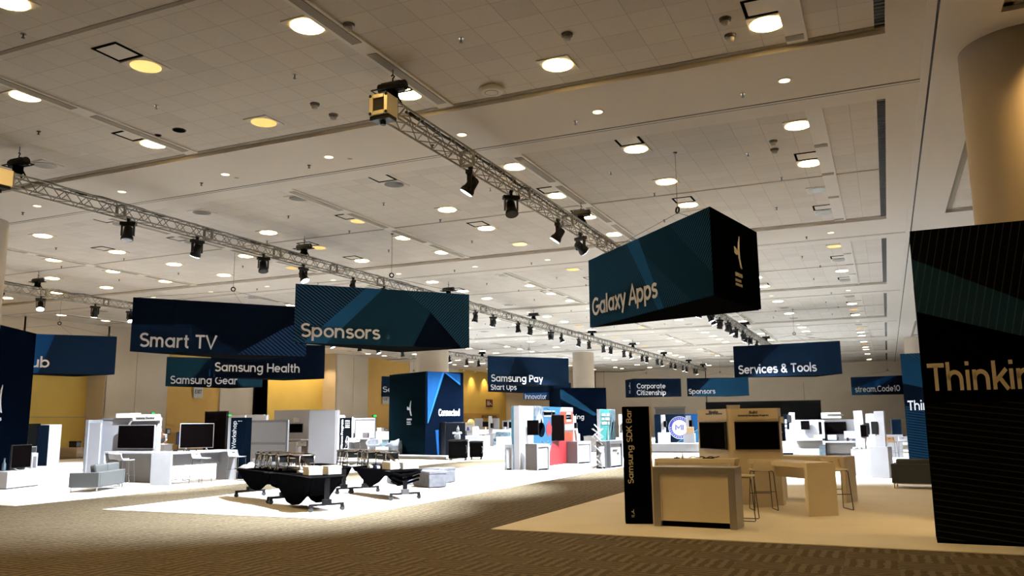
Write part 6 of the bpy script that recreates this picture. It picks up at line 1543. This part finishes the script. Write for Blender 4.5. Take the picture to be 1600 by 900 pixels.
w = b.x - a.x; h = a.z + 1.0; zt = atY(337, 643, 31).z
MB().box(0, w, 0, .12, .4, zt).build('casing', 'black', t); MB().box(.04, w - .04, -.006, .002, .5, zt - .04).build('screen', 'screen', t)
for x in (.2, w - .2): MB().box(x - .05, x + .05, 0, .1, 0, .4).build('foot_post', 'bezel', t)
# person bending over a table
PX, PY = atY(254, 690, 28.6).x, 28.6
t = put('person', 'person with short dark hair in a grey shirt bending over a table', 'person', (PX, PY), math.radians(35), None, FZ)
def skin_body(name, verts, edges, m, par, sub=2, root=0):
    me = bpy.data.meshes.new(name); me.from_pydata([v[:3] for v in verts], edges, []); o = bpy.data.objects.new(name, me); COL.objects.link(o); o.parent = par; me.materials.append(M[m])
    s_ = o.modifiers.new('skin', 'SKIN'); s_.use_smooth_shade = True
    for i, v in enumerate(verts): d = me.skin_vertices[0].data[i]; d.radius = v[3] if isinstance(v[3], tuple) else (v[3], v[3]); d.use_root = (i == root)
    b = o.modifiers.new('smooth', 'SUBSURF'); b.levels = sub; b.render_levels = sub
    return o
# local frame: facing -y, z up; hips at 0.92, trunk bent forward
V = [(0, .10, .94, (.15, .12)), (0, -.02, 1.08, (.15, .11)), (0, -.18, 1.24, (.17, .11)), (0, -.27, 1.33, (.14, .09)), (0, -.33, 1.39, .055), (0, -.38, 1.45, .06),
     (.19, -.25, 1.32, .058), (.25, -.36, 1.10, .045), (.16, -.52, .98, .036), (-.19, -.25, 1.32, .058), (-.25, -.36, 1.10, .045), (-.16, -.52, .98, .036),
     (.10, .10, .86, .095), (.11, .06, .50, .068), (.11, .12, .10, .045), (.11, .0, .045, .042), (-.10, .10, .86, .095), (-.11, .12, .50, .068), (-.11, .16, .10, .045), (-.11, .04, .045, .042)]
E_ = [(0, 1), (1, 2), (2, 3), (3, 4), (4, 5), (3, 6), (6, 7), (7, 8), (3, 9), (9, 10), (10, 11), (0, 12), (12, 13), (13, 14), (14, 15), (0, 16), (16, 17), (17, 18), (18, 19)]
body = skin_body('body', V, E_, 'skin', t)
VS = [(0, .10, .95, (.165, .135)), V[1][:3] + ((.165, .125),), V[2][:3] + ((.185, .125),), V[3][:3] + ((.15, .10),), (.19, -.25, 1.32, .07), (.24, -.34, 1.14, .06), (-.19, -.25, 1.32, .07), (-.24, -.34, 1.14, .06)]
skin_body('shirt', VS, [(0, 1), (1, 2), (2, 3), (3, 4), (4, 5), (3, 6), (6, 7)], 'shirt', t)
VT = [(0, .10, .92, (.155, .125))] + [tuple(V[i][:3]) + (V[i][3] + .014,) for i in (12, 13, 14, 16, 17, 18)]
skin_body('trousers', VT, [(0, 1), (1, 2), (2, 3), (0, 4), (4, 5), (5, 6)], 'trouser', t)
hd = MB(); hd.X = Matrix.Translation((0, -.44, 1.50)) @ Matrix.Rotation(.55, 4, 'X')
hd.grid(lambda u, v: ((.075 + .006 * math.sin(PI * v)) * math.cos(2 * PI * u) * math.sin(PI * v) ** .8 * (1 - .25 * max(0, .5 - v)), (.096) * math.sin(2 * PI * u) * math.sin(PI * v) ** .8 - .012 * max(0, .5 - v), -.115 * math.cos(PI * v)), 20, 14, True, True)
hd.cyl((0, -.088, .012), (0, -.118, -.020), .008, .016, 8)
for s_ in (-1, 1): hd.ell((s_ * .080, .012, -.005), (.012, .022, .032), 8, 6)
for s_ in (-1, 1): hd.ell((s_ * .03, -.088, .02), (.012, .008, .007), 8, 6)
hd.box(-.025, .025, -.098, -.085, -.056, -.046)
hd.build('head', 'skin', body)
hr = MB(); hr.X = Matrix.Translation((0, -.44, 1.50)) @ Matrix.Rotation(.55, 4, 'X')
hr.grid(lambda u, v: (.085 * math.cos(2 * PI * u) * math.sin(PI * v * .62), .014 + .100 * math.sin(2 * PI * u) * math.sin(PI * v * .62), .01 + .118 * math.cos(PI * v * .62)), 20, 8, True, True); hr.build('hair', 'hair', t)
for s_ in (-1, 1):                                            # hands with five fingers resting on the table
    hv = [(0, 0, 0, (.030, .014)), (0, -.05, -.004, (.036, .013)), (0, -.085, -.006, (.038, .011))]; he = [(0, 1), (1, 2)]
    for k, (fx, ln) in enumerate(((-.030, .062), (-.010, .074), (.010, .068), (.030, .052))):
        n_ = len(hv); hv += [(fx, -.09, -.008, .009), (fx * 1.15, -.09 - ln * .55, -.004, .0085), (fx * 1.2, -.09 - ln, -.018, .007)]; he += [(2, n_), (n_, n_ + 1), (n_ + 1, n_ + 2)]
    n_ = len(hv); hv += [(-s_ * .044, -.045, -.008, .010), (-s_ * .062, -.085, -.016, .008)]; he += [(1, n_), (n_, n_ + 1)]
    o = skin_body('hand', hv, he, 'skin', body, 1); o.location = (s_ * .16, -.53, .965)
t = put('work_table', 'white table the person in grey leans on', 'table', (PX - .75, PY - 1.15), math.radians(12), None, FZ)
MB().box(0, 1.7, 0, .75, .90, .945).build('top', 'white', t); MB().box(.04, 1.66, .06, .10, .1, .90).build('modesty_panel', 'white_cool', t)
for x in (.05, 1.60): MB().box(x, x + .06, .04, .70, 0, .90).build('leg', 'white', t)
t = put('dark_device', 'dark device on the white table under the hands of the person', 'device', (PX - .35, PY - .75), .4, None, .945 + FZ)
MB().box(-.12, .12, -.08, .08, 0, .16).build('casing', 'bezel', t, .01); MB().cyl((0, 0, .16), (0, 0, .22), .04).build('knob', 'black', t)
# pipe uprights near the far wall
for px, py0, lab in ((931.5, 580, 'thin black pipe upright against the far wall, between column and hanging signs'), (1105.5, 574, 'thin black pipe upright below the far end of the second truss')):
    q = atY(px, 650, 93.0); h = atY(px, py0, 93.0).z
    t = put('pipe_upright', lab, 'pipe', (q.x, 93.0), 0, None, 0); MB().cyl((0, 0, 0), (0, 0, h), .05).build('pipe', 'black', t); MB().cyl((0, 0, 0), (0, 0, .02), .35, n=16).build('base_plate', 'black', t)
    if px < 1000: MB().tube([(0, 0, h - .05), (3.0, 0, h - .18), (6.0, .1, h - .05)], .035).build('cross_pipe', 'black', t)
# wall washers over the coloured recesses
def washer(x, y, w, lab, ang=0):
    t = put('wall_washer', lab, 'wall light', (x, y), 0, 'wall washer lights over the coloured walls', ZC)
    MB().lathe([(.12, -.10), (.13, 0)], 16).build('can', 'trimlight', t); MB().lathe([(.09, -.105), (.09, -.095)], 16).build('lens', 'down_on', t)
    ld = bpy.data.lights.new('wash_beam', 'SPOT'); ld.energy = w; ld.color = (1, .72, .38); ld.spot_size = math.radians(95); ld.spot_blend = .7; ld.shadow_soft_size = .1
    o = bpy.data.objects.new('wash_beam', ld); COL.objects.link(o); o.parent = t; o.location = (0, 0, -.15)
n_ = 0
for yy in (34.0, 36.2):
    washer(XL - .75, yy, WASH_W, 'wall washer over the yellow recess, %s from the yellow edge' % ORD[n_]); n_ += 1
for px in (430, 448, 470, 492, 512): washer(XL - .55, yw(px), WASH_W * 1.3, 'wall washer over the long yellow recess behind the grey partitions, %s along' % ORD[n_]); n_ += 1
for px in (730, 748, 768, 786): washer(XL - .45, yw(px), WASH_W * 1.6, 'wall washer over the yellow rest room wall, %s along' % ORD[n_]); n_ += 1
# warm downlight grazing the column next to the tall black tower
t = put('downlight', 'warm downlight in the ceiling grazing the column by the tall black tower', 'downlight', (2.95, 14.15), 0, None, ZC)
MB().lathe([(.13, -.012), (.13, 0)], 20).build('ring', 'trimlight', t); MB().lathe([(.10, -.016), (.10, -.01)], 20).build('lens', 'down_on', t)
ld = bpy.data.lights.new('column_beam', 'SPOT'); ld.energy = 900; ld.color = (1, .60, .20); ld.spot_size = math.radians(90); ld.spot_blend = 1; ld.shadow_soft_size = .1
o = bpy.data.objects.new('column_beam', ld); COL.objects.link(o); o.parent = t; o.location = (0, 0, -.05); o.rotation_euler = (math.radians(18), math.radians(-4), 0)
